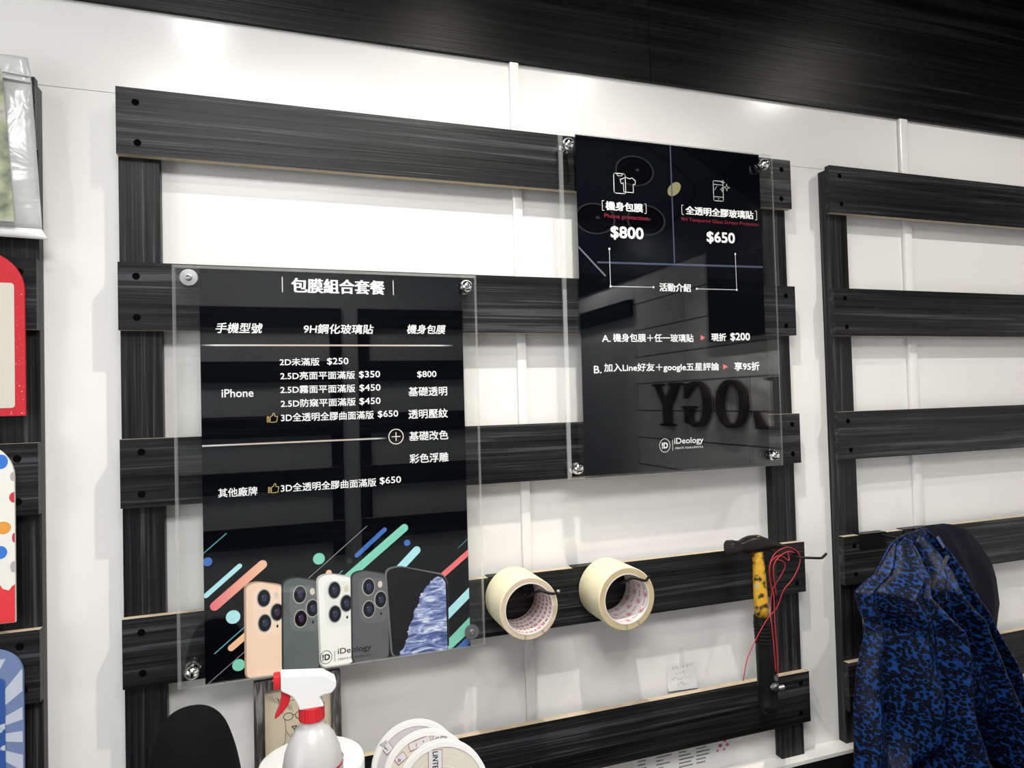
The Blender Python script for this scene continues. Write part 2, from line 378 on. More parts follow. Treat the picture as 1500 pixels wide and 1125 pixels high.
# raised letters on the stone wall (seen only mirrored in the signs)
M_LETTER = plain('dark_brown_letter', (0.050, 0.033, 0.024), rough=0.45, noise_amt=0.3, noise_scale=12)
def ribbon(o, i):                                       # ring between two outlines as quads
    return list(zip(o, i))
def wall_letter(ch, y_l, y_r, z0, z1):
    t = tag(None or bpy.data.objects.new('wall_letter', bpy.data.meshes.new('wall_letter')), 'dark brown raised serif letter %s on the grey stone wall' % ch, 'letter', 'raised letters on the stone wall')
    COL.objects.link(t)
    W, H = y_l-y_r, z1-z0; bm = new()
    def P(u, v, d): return bm.verts.new((XR-0.0003-d, y_l-u*W, z0+v*H))
    def poly(pts):
        a = [P(u, v, 0.03) for u, v in pts]; b = [P(u, v, 0) for u, v in pts]; n = len(pts)
        bm.faces.new(a); bm.faces.new(b[::-1])
        for i in range(n): bm.faces.new((a[i], b[i], b[(i+1) % n], a[(i+1) % n]))
    def arc(a0, a1, n=28):
        for k in range(n):
            p = a0+(a1-a0)*k/n; q = a0+(a1-a0)*(k+1)/n
            E = lambda a, rx, ry: (0.5+rx*math.cos(a), 0.5+ry*math.sin(a))
            poly([E(p, .5, .5), E(q, .5, .5), E(q, .28, .43), E(p, .28, .43)])
    if ch == 'O': arc(0, 2*PI, 40)
    if ch == 'G':
        arc(0.22*PI, 1.80*PI); poly([(.70, .08), (.93, .08), (.93, .44), (.70, .44)]); poly([(.56, .40), (1.0, .40), (1.0, .46), (.56, .46)])
        poly([(.80, .72), (.92, .62), (.92, .96), (.86, .96)])
    if ch == 'Y':
        poly([(.39, 0), (.61, 0), (.61, .46), (.39, .46)]); poly([(.39, .44), (.61, .44), (.30, .97), (.06, .97)]); poly([(.5, .40), (.61, .46), (.92, .97), (.82, .97)])
        poly([(.27, 0), (.73, 0), (.73, .05), (.27, .05)]); poly([(0, .94), (.40, .94), (.40, 1), (0, 1)]); poly([(.68, .94), (1, .94), (1, 1), (.68, 1)])
    if ch == 'L':
        poly([(.14, 0), (.40, 0), (.40, 1), (.14, 1)]); poly([(0, .94), (.56, .94), (.56, 1), (0, 1)]); poly([(0, 0), (.94, 0), (.94, .06), (0, .06)])
        poly([(.70, .06), (.94, .06), (1, .34), (.92, .34)])
    bmesh.ops.recalc_face_normals(bm, faces=bm.faces); bm.to_mesh(t.data); bm.free(); t.data.materials.append(M_LETTER)
wall_letter('L', -1.10, -1.30, 1.332, 1.532); wall_letter('O', -1.339, -1.544, 1.330, 1.533)
wall_letter('G', -1.588, -1.792, 1.328, 1.535); wall_letter('Y', -1.813, -2.055, 1.327, 1.533)

# ------------------------------------------------------------------ printed lettering
def glyphs(s):
    c = bpy.data.curves.new('lettering', 'FONT'); c.body = s; c.size = 1; c.resolution_u = 3
    o = bpy.data.objects.new('lettering', c); COL.objects.link(o)
    dg = bpy.context.evaluated_depsgraph_get()
    me = bpy.data.meshes.new_from_object(o.evaluated_get(dg))
    V = [(v.co.x, v.co.y) for v in me.vertices]; F = [tuple(p.vertices) for p in me.polygons]
    bpy.data.objects.remove(o); bpy.data.curves.remove(c); bpy.data.meshes.remove(me)
    return V, F
def text(bm, s, x0, x1, zc, h, y, bold=0.0, shear=0.0, serif=0.0, mi=0):
    """s fills x0..x1 (metres) centred on height zc, about h tall, on the plane y; bold thickens every stroke, serif only the upright ones"""
    V, F = glyphs(s)
    ax, bx = min(v[0] for v in V), max(v[0] for v in V); az, bz = min(v[1] for v in V), max(v[1] for v in V)
    b = bold*h
    sx = (x1-x0-abs(shear)*h-serif*h-2*b)/(bx-ax); sy = min(max((h-2*b)/(bz-az), 0.86*sx), 1.25*sx)
    offs = [(-b, -b), (b, -b), (b, b), (-b, b)] if bold else [(0, 0)]
    if serif: offs = [(ox+serif*h*(k/2-.5), oz) for k in range(3) for ox, oz in offs]
    for rep, (dx, dz) in enumerate(offs):
        yy = y-0.000004*rep; vs = []
        for a, c in V:
            z = (c-(az+bz)/2)*sy
            vs.append(bm.verts.new((x0+b+serif*h/2+dx+(a-ax)*sx+shear*(z+h/2), yy, zc+z+dz)))
        for f in F:
            try:
                q = bm.faces.new([vs[i] for i in f]); q.material_index = mi
            except ValueError: pass

# ------------------------------------------------------------------ acrylic signs
YF, YBK, YPOST = -0.0560, -0.0480, -0.0472     # panel front, panel back, poster face
def panel(parent, x0, x1, z0, z1, bev=0.0048):
    bm = new()
    A = [bm.verts.new(p) for p in ((x0, YBK, z0), (x1, YBK, z0), (x1, YBK, z1), (x0, YBK, z1))]
    B = [bm.verts.new(p) for p in ((x0, YF+0.0045, z0), (x1, YF+0.0045, z0), (x1, YF+0.0045, z1), (x0, YF+0.0045, z1))]
    C = [bm.verts.new(p) for p in ((x0+bev, YF, z0+bev), (x1-bev, YF, z0+bev), (x1-bev, YF, z1-bev), (x0+bev, YF, z1-bev))]
    bm.faces.new(A[::-1]); bm.faces.new(C)
    for i in range(4):
        j = (i+1) % 4
        bm.faces.new((A[i], A[j], B[j], B[i])).material_index = 1; bm.faces.new((B[i], B[j], C[j], C[i])).material_index = 1
    return obj('acrylic_panel', bm, [M_ACR, M_ACRE], parent)
def standoff(parent, x, z, cap=True, r=0.0098):
    bm = new(); lathe(bm, [(0, 0), (r, 0), (r, 0.0168), (0, 0.0168)], axis_mat((x, -0.0302, z), (0, -1, 0)), 28)
    s = obj('standoff', bm, M_CHROME, parent, 40)
    bm = new()
    if cap:
        lathe(bm, [(0, 0), (r, 0), (r*1.02, 0.004), (r*0.98, 0.0065), (r*0.86, 0.0096), (r*0.66, 0.0122), (r*0.36, 0.0140), (0, 0.0146)], axis_mat((x, YF-0.0002, z), (0, -1, 0)), 32)
        obj('cap', bm, M_CHROME, s, True)
    else:
        lathe(bm, [(0, 0), (r*1.12, 0), (r*1.12, 0.0012), (r*0.42, 0.0014), (r*0.40, 0.0036), (r*0.24, 0.0042), (r*0.2, 0.0022), (0, 0.0022)], axis_mat((x, YF-0.0002, z), (0, -1, 0)), 28)
        obj('washer', bm, M_STEEL, s, 40)

def left_sign():
    X, Z = 0.0675, 1.1025
    t = thing('acrylic_sign', 'tall clear acrylic sign on the left with a black price list and printed phones', 'sign', (X+0.209, -0.03, Z), 'acrylic wall signs')
    panel(t, X, X+0.4185, Z, Z+0.5575)
    bm = new(); box(bm, X+0.0325, X+0.3964, YPOST, YPOST+0.0006, Z, Z+0.5575); po = obj('poster', bm, M_POSTER, t, label='black printed poster sheet with white price list')
    for x, z, c in ((20.8, 540.2, 0), (400.2, 538.6, 1), (17.9, 24.1, 1), (396.5, 23.6, 0)): standoff(t, X+x/1000, Z+z/1000, c)
    m = lambda a: a/1000
    y0 = YPOST
    def TX(bm, s, x0, x1, zc, h, **k): text(bm, s, X+m(x0), X+m(x1), Z+m(zc), m(h), y0-0.0004, **k)
    bm = new(); TX(bm, '包膜組合套餐', 150.2, 280.6, 535.3, 20.7, serif=0.055, bold=0.012)
    for bx in (138.4, 292.8): flat(bm, [(X+m(bx-.5), Z+m(525)), (X+m(bx+.5), Z+m(525)), (X+m(bx+.5), Z+m(546.5)), (X+m(bx-.5), Z+m(546.5))], y0-0.0004)
    obj('heading_lettering', bm, M_INK, po, None)
    for a, sh in ((('手機型號', 50.9, 112.4, 474.4, 14.3), .18), (('9H鋼化玻璃貼', 164.9, 263.5, 474.3, 13.8), .12), (('機身包膜', 310.7, 371.0, 475, 14), .18)):
        bm = new(); TX(bm, *a, shear=sh, bold=0.015); obj('column_heading', bm, M_INK, po, None)
    for a in [('2D未滿版', 133.0, 186.2, 427.7, 11.0), ('$250', 196.6, 226.3, 427.8, 9.6), ('2.5D亮面平面滿版', 133.5, 235.1, 408.4, 11.4), ('$350', 240.7, 270.9, 408.5, 9.6),
              ('2.5D霧面平面滿版', 133.2, 235.0, 389.2, 11.4), ('$450', 240.9, 271.1, 389.2, 9.6), ('2.5D防窺平面滿版', 133.5, 235.2, 370.0, 11.4), ('$450', 240.5, 270.7, 369.9, 9.6),
              ('3D全透明全膠曲面滿版', 133.4, 260.5, 350.5, 12.0), ('$650', 266.2, 295.9, 350.7, 9.6), ('iPhone', 58.0, 98.3, 385.7, 11.2), ('$800', 325.3, 354.3, 407.7, 9.6),
              ('基礎透明', 311.8, 370.1, 382.7, 13.9), ('透明壓紋', 311.0, 370.2, 349.6, 13.9), ('基礎改色', 311.3, 370.1, 317.1, 13.9), ('彩色浮雕', 311.1, 369.6, 284.1, 13.9),
              ('其他廠牌', 51.7, 101.2, 251.8, 12.4), ('3D全透明全膠曲面滿版', 131.5, 261.9, 253.2, 12.0), ('$650', 266.9, 297.9, 254.2, 9.8)]:
        bm = new(); TX(bm, *a, bold=0.014); obj('price_text' if '$' in a[0] else 'item_text', bm, M_INK, po, None)
    # rules that fade out at their ends, and the plus in a circle
    def fade(name, xa, xb, left, right):
        mm, nt, b, L = nodes(name); tc = nt.nodes.new('ShaderNodeTexCoord'); sp = nt.nodes.new('ShaderNodeSeparateXYZ'); L.new(tc.outputs['Object'], sp.inputs[0])
        r = nt.nodes.new('ShaderNodeMapRange'); r.inputs['From Min'].default_value = xa; r.inputs['From Max'].default_value = xb; L.new(sp.outputs[0], r.inputs['Value'])
        d = (0.004, 0.0045, 0.007)
        rp = ramp(nt, [(0, d if left else (0.6, 0.6, 0.6)), (0.05, (0.62, 0.62, 0.62)), (0.22, (0.60, 0.49, 0.44)), (0.8, (0.60, 0.49, 0.44)), (0.94, (0.62, 0.62, 0.62)), (1, d)])
        L.new(r.outputs[0], rp.inputs[0]); L.new(rp.outputs[0], b.inputs['Base Color']); return mm
    bx = base_of(po).x
    for za, xa, xb in ((450.9, 33.5, 381), (315.9, 33.1, 278)):
        bm = new(); flat(bm, [(X+m(xa), Z+m(za-1.1)), (X+m(xb), Z+m(za-1.1)), (X+m(xb), Z+m(za+1.1)), (X+m(xa), Z+m(za+1.1))], y0-0.0004)
        obj('gold_rule', bm, fade('rose_gold_rule', X+m(xa)-bx, X+m(xb)-bx, za > 400, True), po, None)
    M_GOLD = plain('print_gold', (0.75, 0.56, 0.22), spec=0.0); M_ROSE = plain('print_rose', (0.85, 0.74, 0.66), spec=0.0)
    bm = new(); ringflat(bm, X+m(292), Z+m(317.6), m(11.2), m(11.4), m(1.3), y0-0.0004)
    strokes(bm, [(X+m(286), Z+m(317.6)), (X+m(298), Z+m(317.6))], m(1.3), y0-0.0004); strokes(bm, [(X+m(292), Z+m(311.6)), (X+m(292), Z+m(323.6))], m(1.3), y0-0.00042)
    obj('plus_sign', bm, M_ROSE, po, None)
    for zc in (343.7, 246.8):
        bm = new(); q = [(0.5, 1), (0.5, 8.5), (2.4, 8.5), (2.4, 1)]; h = [(4.2, 1.2), (4.2, 8.2), (7.2, 10), (8.2, 13), (10, 13), (10.3, 9), (14, 8.6), (13.3, 4.5), (12.6, 1.4), (7, .6), (4.2, 1.2)]
        strokes(bm, [(X+m(115+a), Z+m(zc+b)) for a, b in q], m(.8), y0-0.0004); strokes(bm, [(X+m(115+a), Z+m(zc+b)) for a, b in h], m(.8), y0-0.00042)
        obj('thumb_up_mark', bm, M_GOLD, po, None)
    # coloured bars and dots
    cm = {'teal': (0.13, 0.42, 0.50), 'cyan': (0.47, 0.82, 0.88), 'orange': (0.95, 0.58, 0.36), 'blue': (0.07, 0.18, 0.54), 'green': (0.25, 0.67, 0.52), 'red': (0.88, 0.19, 0.21), 'grey': (0.03, 0.035, 0.04), 'white': (0.55, 0.55, 0.55)}
    names = list(cm); mats = [plain('print_'+n, cm[n], rough=0.5, spec=0.0) for n in names]
    mg, nt, b, L = nodes('print_red_to_orange'); tc = nt.nodes.new('ShaderNodeTexCoord'); sp = nt.nodes.new('ShaderNodeSeparateXYZ'); L.new(tc.outputs['Object'], sp.inputs[0])
    r = nt.nodes.new('ShaderNodeMapRange'); r.inputs['From Min'].default_value = X+m(42)-bx; r.inputs['From Max'].default_value = X+m(112)-bx; L.new(sp.outputs[0], r.inputs['Value'])
    rp = ramp(nt, [(0, (0.88, 0.20, 0.23)), (1, (0.95, 0.58, 0.38))]); L.new(r.outputs[0], rp.inputs[0]); L.new(rp.outputs[0], b.inputs['Base Color']); b.inputs['Roughness'].default_value = .5
    mats.append(mg); names.append('grad')
    bm = new(); n = 0
    def put(poly, c):
        nonlocal n
        poly = clip(poly, 32.6, 396.3, 0.1, 557); n += 1
        flat(bm, [(X+m(a), Z+m(b)) for a, b in poly], y0-0.00010-0.000003*n, names.index(c))
    for p, q, wd, c in [((30, 171), (60.9, 197), 1.2, 'teal'), ((34.8, 117), (77, 152), 6.4, 'cyan'), ((45.5, 102), (106, 151), 12, 'grad'), ((44.3, 39.3), (82, 69.5), 1.3, 'teal'), ((65, 44), (86, 60), 8.6, 'orange'),
                        ((35.3, .5), (82, 37), .5, 'white'), ((160, 121), (247.6, 191.4), .6, 'white'), ((232.5, 151), (272.5, 184), 6.4, 'blue'), ((215, 118), (301, 184), 11.5, 'green'), ((278, 112), (318.5, 150), 11.5, 'cyan'),
                        ((345, 101), (400, 141.5), 8, 'red'), ((381, 147.2), (400, 162.5), .8, 'teal'), ((206, 126), (212, 131.5), 1.2, 'teal')]: put(capsule(p, q, wd), c)
    for poly, c in [([(362, 58), (400, 90), (400, 74), (362, 42)], 'cyan'), ([(362, 14), (400, 46), (400, 24), (362, -4)], 'green'), ([(370, -3), (400, 20), (400, 8), (384, -4)], 'blue')]: put(poly, c)
    for cx, cz, rr, c in [(37.6, 161.7, 5.8, 'blue'), (180.4, 151.4, 8, 'green'), (67.9, 84.8, 9, 'cyan'), (73.8, 19.9, 8, 'green'), (222.1, 143.9, 3.6, 'grey'), (304.8, 162.1, 4.6, 'blue'), (193.3, 130.5, 4, 'orange')]: put(ell(cx, cz, rr, rr, 28), c)
    obj('stripe_pattern', bm, mats, po, None)
    # phone pictures, each printed over the one before
    M_LENS = plain('print_lens_black', (0.004, 0.004, 0.006), spec=0.0); M_LRING = plain('print_lens_ring', (0.42, 0.42, 0.42), spec=0.0); M_LBLUE = plain('print_lens_blue', (0.03, 0.035, 0.09), spec=0.0); M_FLASH = plain('print_flash', (0.75, 0.66, 0.56), spec=0.0)
    def rounded(P, r=7, n=5):
        out = []
        for i in range(len(P)):
            a, b, c = Vector(P[i-1]), Vector(P[i]), Vector(P[(i+1) % len(P)])
            d1 = (a-b); d2 = (c-b); k = min(r, d1.length/2.1, d2.length/2.1); p = b+d1.normalized()*k; q = b+d2.normalized()*k
            for s in range(n+1):
                u = s/n; out.append(tuple((1-u)**2*p+2*u*(1-u)*b+u*u*q))
        return out
    def phone(k, outline, body, edge, bump, lens, flash):
        bm = new(); y = y0-0.00016-0.00004*k; tr = lambda P: [(X+m(a), Z+m(b)) for a, b in clip(P, 32.6, 396.3, 0.1, 557)]
        mats = [plain('print_phone_body', body, spec=0.0, noise_amt=0.05, noise_scale=20), plain('print_phone_edge', edge, spec=0.0), plain('print_phone_bump', bump, spec=0.0), M_LRING, M_LENS, M_LBLUE, M_FLASH]
        flat(bm, tr(outline), y, 1)
        cx = sum(p[0] for p in outline)/len(outline); ins = [(a+(2.6 if a < cx else -0.2), b-(2.2 if b > 60 else 0)) for a, b in outline]
        flat(bm, tr(ins), y-0.000004, 0)
        if lens:
            L0 = lens[0]; flat(bm, tr(rounded([(L0[0]-14, L0[1]+15), (L0[0]+27, L0[1]+9), (L0[0]+26, L0[1]-53), (L0[0]-13, L0[1]-50)], 13)), y-0.000008, 2)
            for lx, lz in lens:
                for q, (rr, rz, mi, dx) in enumerate(((9.2, 12.8, 3, 0), (8.0, 11.3, 4, .3), (3.6, 5.4, 5, .8), (1.2, 2, 3, -1.5))): flat(bm, tr(ell(lx+dx, lz+(2.5 if q == 3 else 0), rr if q < 3 else .5, rz if q < 3 else .8, 28)), y-0.000012-0.000003*q, mi)
            flat(bm, tr(ell(flash[0], flash[1], 3.2, 4.8, 20)), y-0.000014, 6); flat(bm, tr(ell(L0[0]+17, L0[1]-40, 1.4, 2.2, 14)), y-0.000014, 4)
        return obj('phone_picture', bm, mats, po, None)
    phone(0, rounded([(81.1, 0), (82.0, 126.5), (97, 130), (133, 121), (131, 0)], 9), (0.93, 0.68, 0.52), (0.50, 0.34, 0.25), (0.95, 0.73, 0.58), [(106.9, 105.2), (107.5, 71.5), (123.7, 84.2)], (123, 107.5))
    phone(1, rounded([(128.5, 0), (129.9, 127), (145.1, 131), (181, 122), (179, 0)], 9), (0.12, 0.14, 0.14), (0.03, 0.035, 0.035), (0.16, 0.18, 0.18), [(153.8, 104.7), (154.4, 71.6), (170.3, 83.8)], (170.7, 107))
    phone(2, rounded([(178.5, 0), (176, 127), (190.3, 131), (227, 122), (225, 0)], 9), (0.94, 0.93, 0.88), (0.55, 0.54, 0.51), (0.86, 0.86, 0.82), [(200.3, 105.4), (200.5, 72.1), (216.4, 85.1)], (217, 105.6))
    phone(3, rounded([(221.8, 0), (222.8, 126.5), (237, 130.5), (276, 121), (275, 0)], 9), (0.12, 0.12, 0.13), (0.045, 0.045, 0.05), (0.15, 0.15, 0.16), [(247.9, 104.6), (247.5, 73), (264.5, 84.6)], (264.4, 106.5))
    ms, nt, b, L = nodes('print_splash'); tc = nt.nodes.new('ShaderNodeTexCoord'); mp = nt.nodes.new('ShaderNodeMapping'); mp.inputs['Rotation'].default_value = (0, -0.8, 0); mp.inputs['Scale'].default_value = (28, 28, 110)
    n1 = nt.nodes.new('ShaderNodeTexNoise'); n1.inputs['Scale'].default_value = 1; n1.inputs['Detail'].default_value = 7; n1.inputs['Roughness'].default_value = .62; n1.inputs['Distortion'].default_value = 1.2
    L.new(tc.outputs['Object'], mp.inputs[0]); L.new(mp.outputs[0], n1.inputs['Vector'])
    rp = ramp(nt, [(0.30, (0.012, 0.02, 0.09)), (0.46, (0.09, 0.13, 0.36)), (0.56, (0.40, 0.46, 0.74)), (0.64, (0.88, 0.91, 0.97))]); L.new(n1.outputs['Fac'], rp.inputs[0]); L.new(rp.outputs[0], b.inputs['Base Color']); b.inputs['Roughness'].default_value = .5
    ph = phone(4, rounded([(277.7, 0), (271, 128), (290, 131), (357, 112), (364.2, 100), (363.8, 0)], 10), (0.004, 0.004, 0.006), (0.16, 0.16, 0.17), (0, 0, 0), None, None)
    bm = new(); rnd = random.Random(3); edge = [(290, -1), (293, 8), (298, 14), (300, 22), (304, 28), (303, 36), (307, 44), (311, 52), (312, 60), (316, 66), (320, 74), (322, 82), (327, 88), (330, 94), (337, 100), (343, 106), (349, 108.5), (356, 106), (360.5, 98), (361.2, -1)]
    fine = []
    for a, c in zip(edge[:-4], edge[1:-3]):
        for s in range(4):
            u = s/4; fine.append((a[0]+(c[0]-a[0])*u+rnd.uniform(-2.2, 1.2), a[1]+(c[1]-a[1])*u+rnd.uniform(-1, 1)))
    flat(bm, [(X+m(a), Z+m(b)) for a, b in clip(fine+edge[-4:], 32, 396, 0.1, 500)], y0-0.00035)
    obj('splash_picture', bm, ms, po, None)
    M_DARKINK = plain('print_black', (0.012, 0.012, 0.014), spec=0.0)
    bm = new(); yl = y0-0.0004; ringflat(bm, X+m(187.5), Z+m(13.7), m(8.2), m(9.4), m(.8), yl); text(bm, '!D', X+m(182.3), X+m(192.8), Z+m(13.7), m(8.5), yl, bold=0.04)
    flat(bm, [(X+m(199), Z+m(6)), (X+m(199.6), Z+m(6)), (X+m(199.6), Z+m(21)), (X+m(199), Z+m(21))], yl)
    text(bm, 'iDeology', X+m(203.5), X+m(250), Z+m(18.2), m(9), yl, bold=0.015); text(bm, 'CREATE YOUR LIFESTYLE', X+m(203.5), X+m(249), Z+m(8.4), m(2.8), yl, bold=0.01)
    obj('logo_mark', bm, M_DARKINK, po, None)
left_sign()

def right_sign():
    X, Z = 0.629, 1.3405
    t = thing('acrylic_sign', 'clear acrylic sign on the right advertising two prices above offers A and B', 'sign', (X+0.209, -0.03, Z), 'acrylic wall signs')
    panel(t, X, X+0.4175, Z, Z+0.5570)
    bm = new(); box(bm, X+0.0315, X+0.3920, YPOST, YPOST+0.0006, Z, Z+0.5570); po = obj('poster', bm, M_POSTER, t, label='black printed poster sheet with two white prices')
    for x, z in ((12.8, 533.3), (390.6, 534.2), (13.1, 18.6), (390, 19.7)): standoff(t, X+x/1000, Z+z/1000)
    m = lambda a: a/1000
    y0 = YPOST; yt = y0-0.0004
    # faint close-up of a phone's cameras printed behind the text
    mats = [plain('print_faint_body', (0.0035, 0.0040, 0.0062), spec=0.0), plain('print_faint_ring', (0.022, 0.024, 0.030), spec=0.0), plain('print_faint_lens', (0.0014, 0.0014, 0.002), spec=0.0),
            plain('print_faint_flash', (0.27, 0.25, 0.14), spec=0.0), plain('print_faint_line', (0.075, 0.09, 0.15), spec=0.0), plain('print_faint_edge', (0.16, 0.18, 0.22), spec=0.0)]
    bm = new(); k = [0]
    def put(poly, mi):
        k[0] += 1; flat(bm, [(X+m(a), Z+m(b)) for a, b in clip(poly, 31.6, 391.9, 0.1, 556.9)], y0-0.00008-0.000003*k[0], mi)
    put([(31, 557), (226, 557), (392, 460), (392, 330), (31, 330)], 0)
    put([(31, 552), (160, 552), (222, 520), (256, 490), (256, 470), (190, 402), (31, 430)], 2); put([(31, 549), (160, 549), (220, 518), (253, 489), (253, 471), (189, 406), (31, 436)], 0)
    for cx, cz in ((139, 506), (63, 421), (158, 424)):
        put(ell(cx, cz, 38, 27, 40), 2); put(ell(cx, cz, 37, 26, 40), 1); put(ell(cx, cz, 33.5, 23.5, 40), 2); put(ell(cx, cz, 26, 18, 40), 0); put(ell(cx, cz, 24, 16.5, 40), 2); put(ell(cx+5, cz+2, 4, 2.6, 16), 1)
    put([(cx2*math.cos(.72)-cz2*math.sin(.72)+214, cx2*math.sin(.72)+cz2*math.cos(.72)+481) for cx2, cz2 in ell(0, 0, 15.5, 9.5, 32)], 3)
    put([(31.3, 371.5), (78, 326), (80, 328), (31.3, 375)], 5); put([(207.6, 557), (210, 557), (211, 353.8), (208.8, 353.8)], 4); put([(64.7, 350.8), (393, 356), (393, 352.6), (64.7, 347.8)], 4)
    obj('camera_picture', bm, mats, po, None)
    def TX(bm, s, x0, x1, zc, h, **kk): text(bm, s, X+m(x0), X+m(x1), Z+m(zc), m(h), yt, **kk)
    bm = new(); TX(bm, '機身包膜', 82.5, 152.2, 443.8, 14.8, serif=0.05, bold=0.016); TX(bm, '全透明全膠玻璃貼', 235, 375.5, 446.3, 14.8, serif=0.05, bold=0.016); TX(bm, '活動介紹', 178.7, 240.5, 312.2, 14.3, serif=0.05, bold=0.010)
    for x0, x1, zc in ((76.5, 158.2, 443.4), (227.6, 382.4, 446.4)):
        for xx, d in ((x0, 1), (x1, -1)): strokes(bm, [(X+m(xx+3.2*d), Z+m(zc+8)), (X+m(xx), Z+m(zc+8)), (X+m(xx), Z+m(zc-8)), (X+m(xx+3.2*d), Z+m(zc-8))], m(.9), yt)
    obj('heading_lettering', bm, M_INK, po, None)
    M_RED = plain('print_dull_red', (0.27, 0.03, 0.048), spec=0.0); M_PINK = plain('print_red', (0.78, 0.13, 0.14), spec=0.0)
    bm = new(); TX(bm, 'Phone protection', 79.8, 160.9, 426, 8.4, bold=0.012); TX(bm, '9H Tempered Glass Screen Protector', 225.7, 386.6, 429.4, 7.6, bold=0.006)
    obj('subtitle_lettering', bm, M_RED, po, None)
    for a, bo in ((('$800', 90.2, 151.7, 399.5, 18.5), .036), (('$650', 275.8, 334.2, 401.5, 17.5), .036), (('$200', 317.5, 358.9, 228.4, 12), .04), (('現折', 278.2, 308.8, 228, 13.9), .03), (('享95折', 323.7, 376.9, 177.2, 13.5), .03)):
        bm = new(); TX(bm, *a, bold=bo); obj('price_text', bm, M_INK, po, None)
    for a in (('A.', 68.8, 84.3, 224.8, 10.7), ('機身包膜＋任一玻璃貼', 88.7, 242.6, 226.2, 14), ('B.', 52.5, 66.2, 174.2, 10.6), ('加入Line好友＋google五星評論', 70.8, 292.1, 176.2, 14.1)):
        bm = new(); TX(bm, *a, bold=.018); obj('offer_text', bm, M_INK, po, None)
    bm = new()
    for P in ([(256.8, 231.7), (256.8, 222.5), (266, 227.2)], [(300.5, 181.5), (300.5, 171.9), (310.5, 176.7)]): flat(bm, [(X+m(a), Z+m(b)) for a, b in P], yt)
    obj('arrow_mark', bm, M_PINK, po, None)
    bm = new(); q = 0
    for P in ([(87, 372.2), (87.2, 310.5), (167.5, 311.5)], [(252.4, 311.3), (334.3, 311.7), (333.8, 375)]):
        strokes(bm, [(X+m(a), Z+m(b)) for a, b in P], m(.9), yt)
        for a, b in P: q += 1; flat(bm, ell(X+m(a), Z+m(b), m(1.9), m(1.9), 16), yt-0.00002)
    obj('connector_mark', bm, M_DIM, po, None)
    bm = new(); S = lambda P, wd=.9: strokes(bm, [(X+m(a), Z+m(b)) for a, b in P], m(wd), yt)
    rr = roundrect(99, 120.5, 465.8, 499, 3, 4); S(rr+rr[:1], 1.1); S([(105, 498.4), (106, 495.2), (114, 495.2), (115, 498.4)], .9)
    S([(117, 468.8), (135, 468.8), (135, 483), (138.2, 482), (139.5, 489), (133, 493.5), (128.5, 491.5), (122.5, 493.5), (121, 493.5)], 1.0); S([(120.5, 493), (110.5, 489), (113, 482), (116.5, 484), (117, 468.8)], 1.0)
    obj('case_icon', bm, M_INK, po, None)
    bm = new(); rr = roundrect(293, 313, 467, 502, 2, 3); S(rr+rr[:1], 1.0); S([(293, 495.5), (313, 495.5)], .8); S([(293, 474), (313, 474)], .8); S([(302.5, 470.5), (303.5, 470.5)], 1.4); S([(295.5, 486), (300.5, 493)], .6)
    for cx, cz, s in ((320.8, 492, 6.5), (311, 487.6, 4), (313.3, 500.5, 4)):
        st = [(cx+s*(1 if i % 2 == 0 else .3)*math.cos(i*PI/4), cz+s*(1 if i % 2 == 0 else .3)*math.sin(i*PI/4)) for i in range(9)]; S(st, .6)
    obj('sparkle_icon', bm, M_DIM, po, None)
    bm = new(); ringflat(bm, X+m(179.5), Z+m(45.8), m(10.4), m(11.6), m(.8), yt); TX(bm, '!D', 173.8, 185.4, 45.8, 10, bold=0.04)
    S([(194.6, 36.6), (194.6, 54.9)], .7); TX(bm, 'iDeology', 197.9, 255.3, 50.8, 10, bold=0.012); TX(bm, 'CREATE YOUR LIFESTYLE', 198.9, 254.2, 40.2, 3.0, bold=0.006)
    obj('logo_mark', bm, M_INK, po, None)
right_sign()

# ------------------------------------------------------------------ hooks and what hangs on the rack
SLAT4 = ZT-SP*3            # top of the fourth slat
def hook(label, x0, x1, paths, tip=None, px=None, tipmat=None, group='black wire hooks clipped on the fourth slats'):
    t = thing('wire_hook', label, 'hook', ((x0+x1)/2, -0.024, SLAT4), group)
    bm = new(); box(bm, x0, x1, -0.0318, -0.0145, SLAT4+0.0002, SLAT4+0.0016); box(bm, px or x0, x1, -0.0318, -0.0303, SLAT4-0.026, SLAT4+0.0016); box(bm, x0, x1, -0.0160, -0.0145, SLAT4+0.0002, SLAT4+0.0016)
    obj('clip', bm, M_WIRE, t)
    for p in paths:
        bm = new(); tube(bm, smoothpath(p, 6), 0.0021, 8); obj('prong', bm, M_WIRE, t, True)
    if tip:
        bm = new(); bmesh.ops.create_uvsphere(bm, u_segments=12, v_segments=8, radius=0.0026, matrix=Matrix.Translation(tip)); obj('tip', bm, tipmat or M_WIRE, t, True)
    return t
hook('black wire hook with a silver tip through the left tape roll', 0.4990, 0.545, [[(0.530, -0.032, 1.192), (0.535, -0.060, 1.188), (0.543, -0.088, 1.180), (0.549, -0.098, 1.184), (0.556, -0.106, 1.1885), (0.570, -0.112, 1.1845), (0.5765, -0.113, 1.1845), (0.580, -0.114, 1.1866)], [(0.518, -0.032, 1.192), (0.524, -0.062, 1.188), (0.540, -0.089, 1.1795)]], (0.5808, -0.1142, 1.1872), 0.515, M_CHROME)
hook('black wire hook through the right tape roll', 0.642, 0.688, [[(0.676, -0.032, 1.192), (0.680, -0.062, 1.190), (0.692, -0.090, 1.182), (0.699, -0.099, 1.1845), (0.710, -0.106, 1.1905), (0.7245, -0.113, 1.1865), (0.730, -0.114, 1.1895), (0.732, -0.115, 1.193)]], None, 0.665)
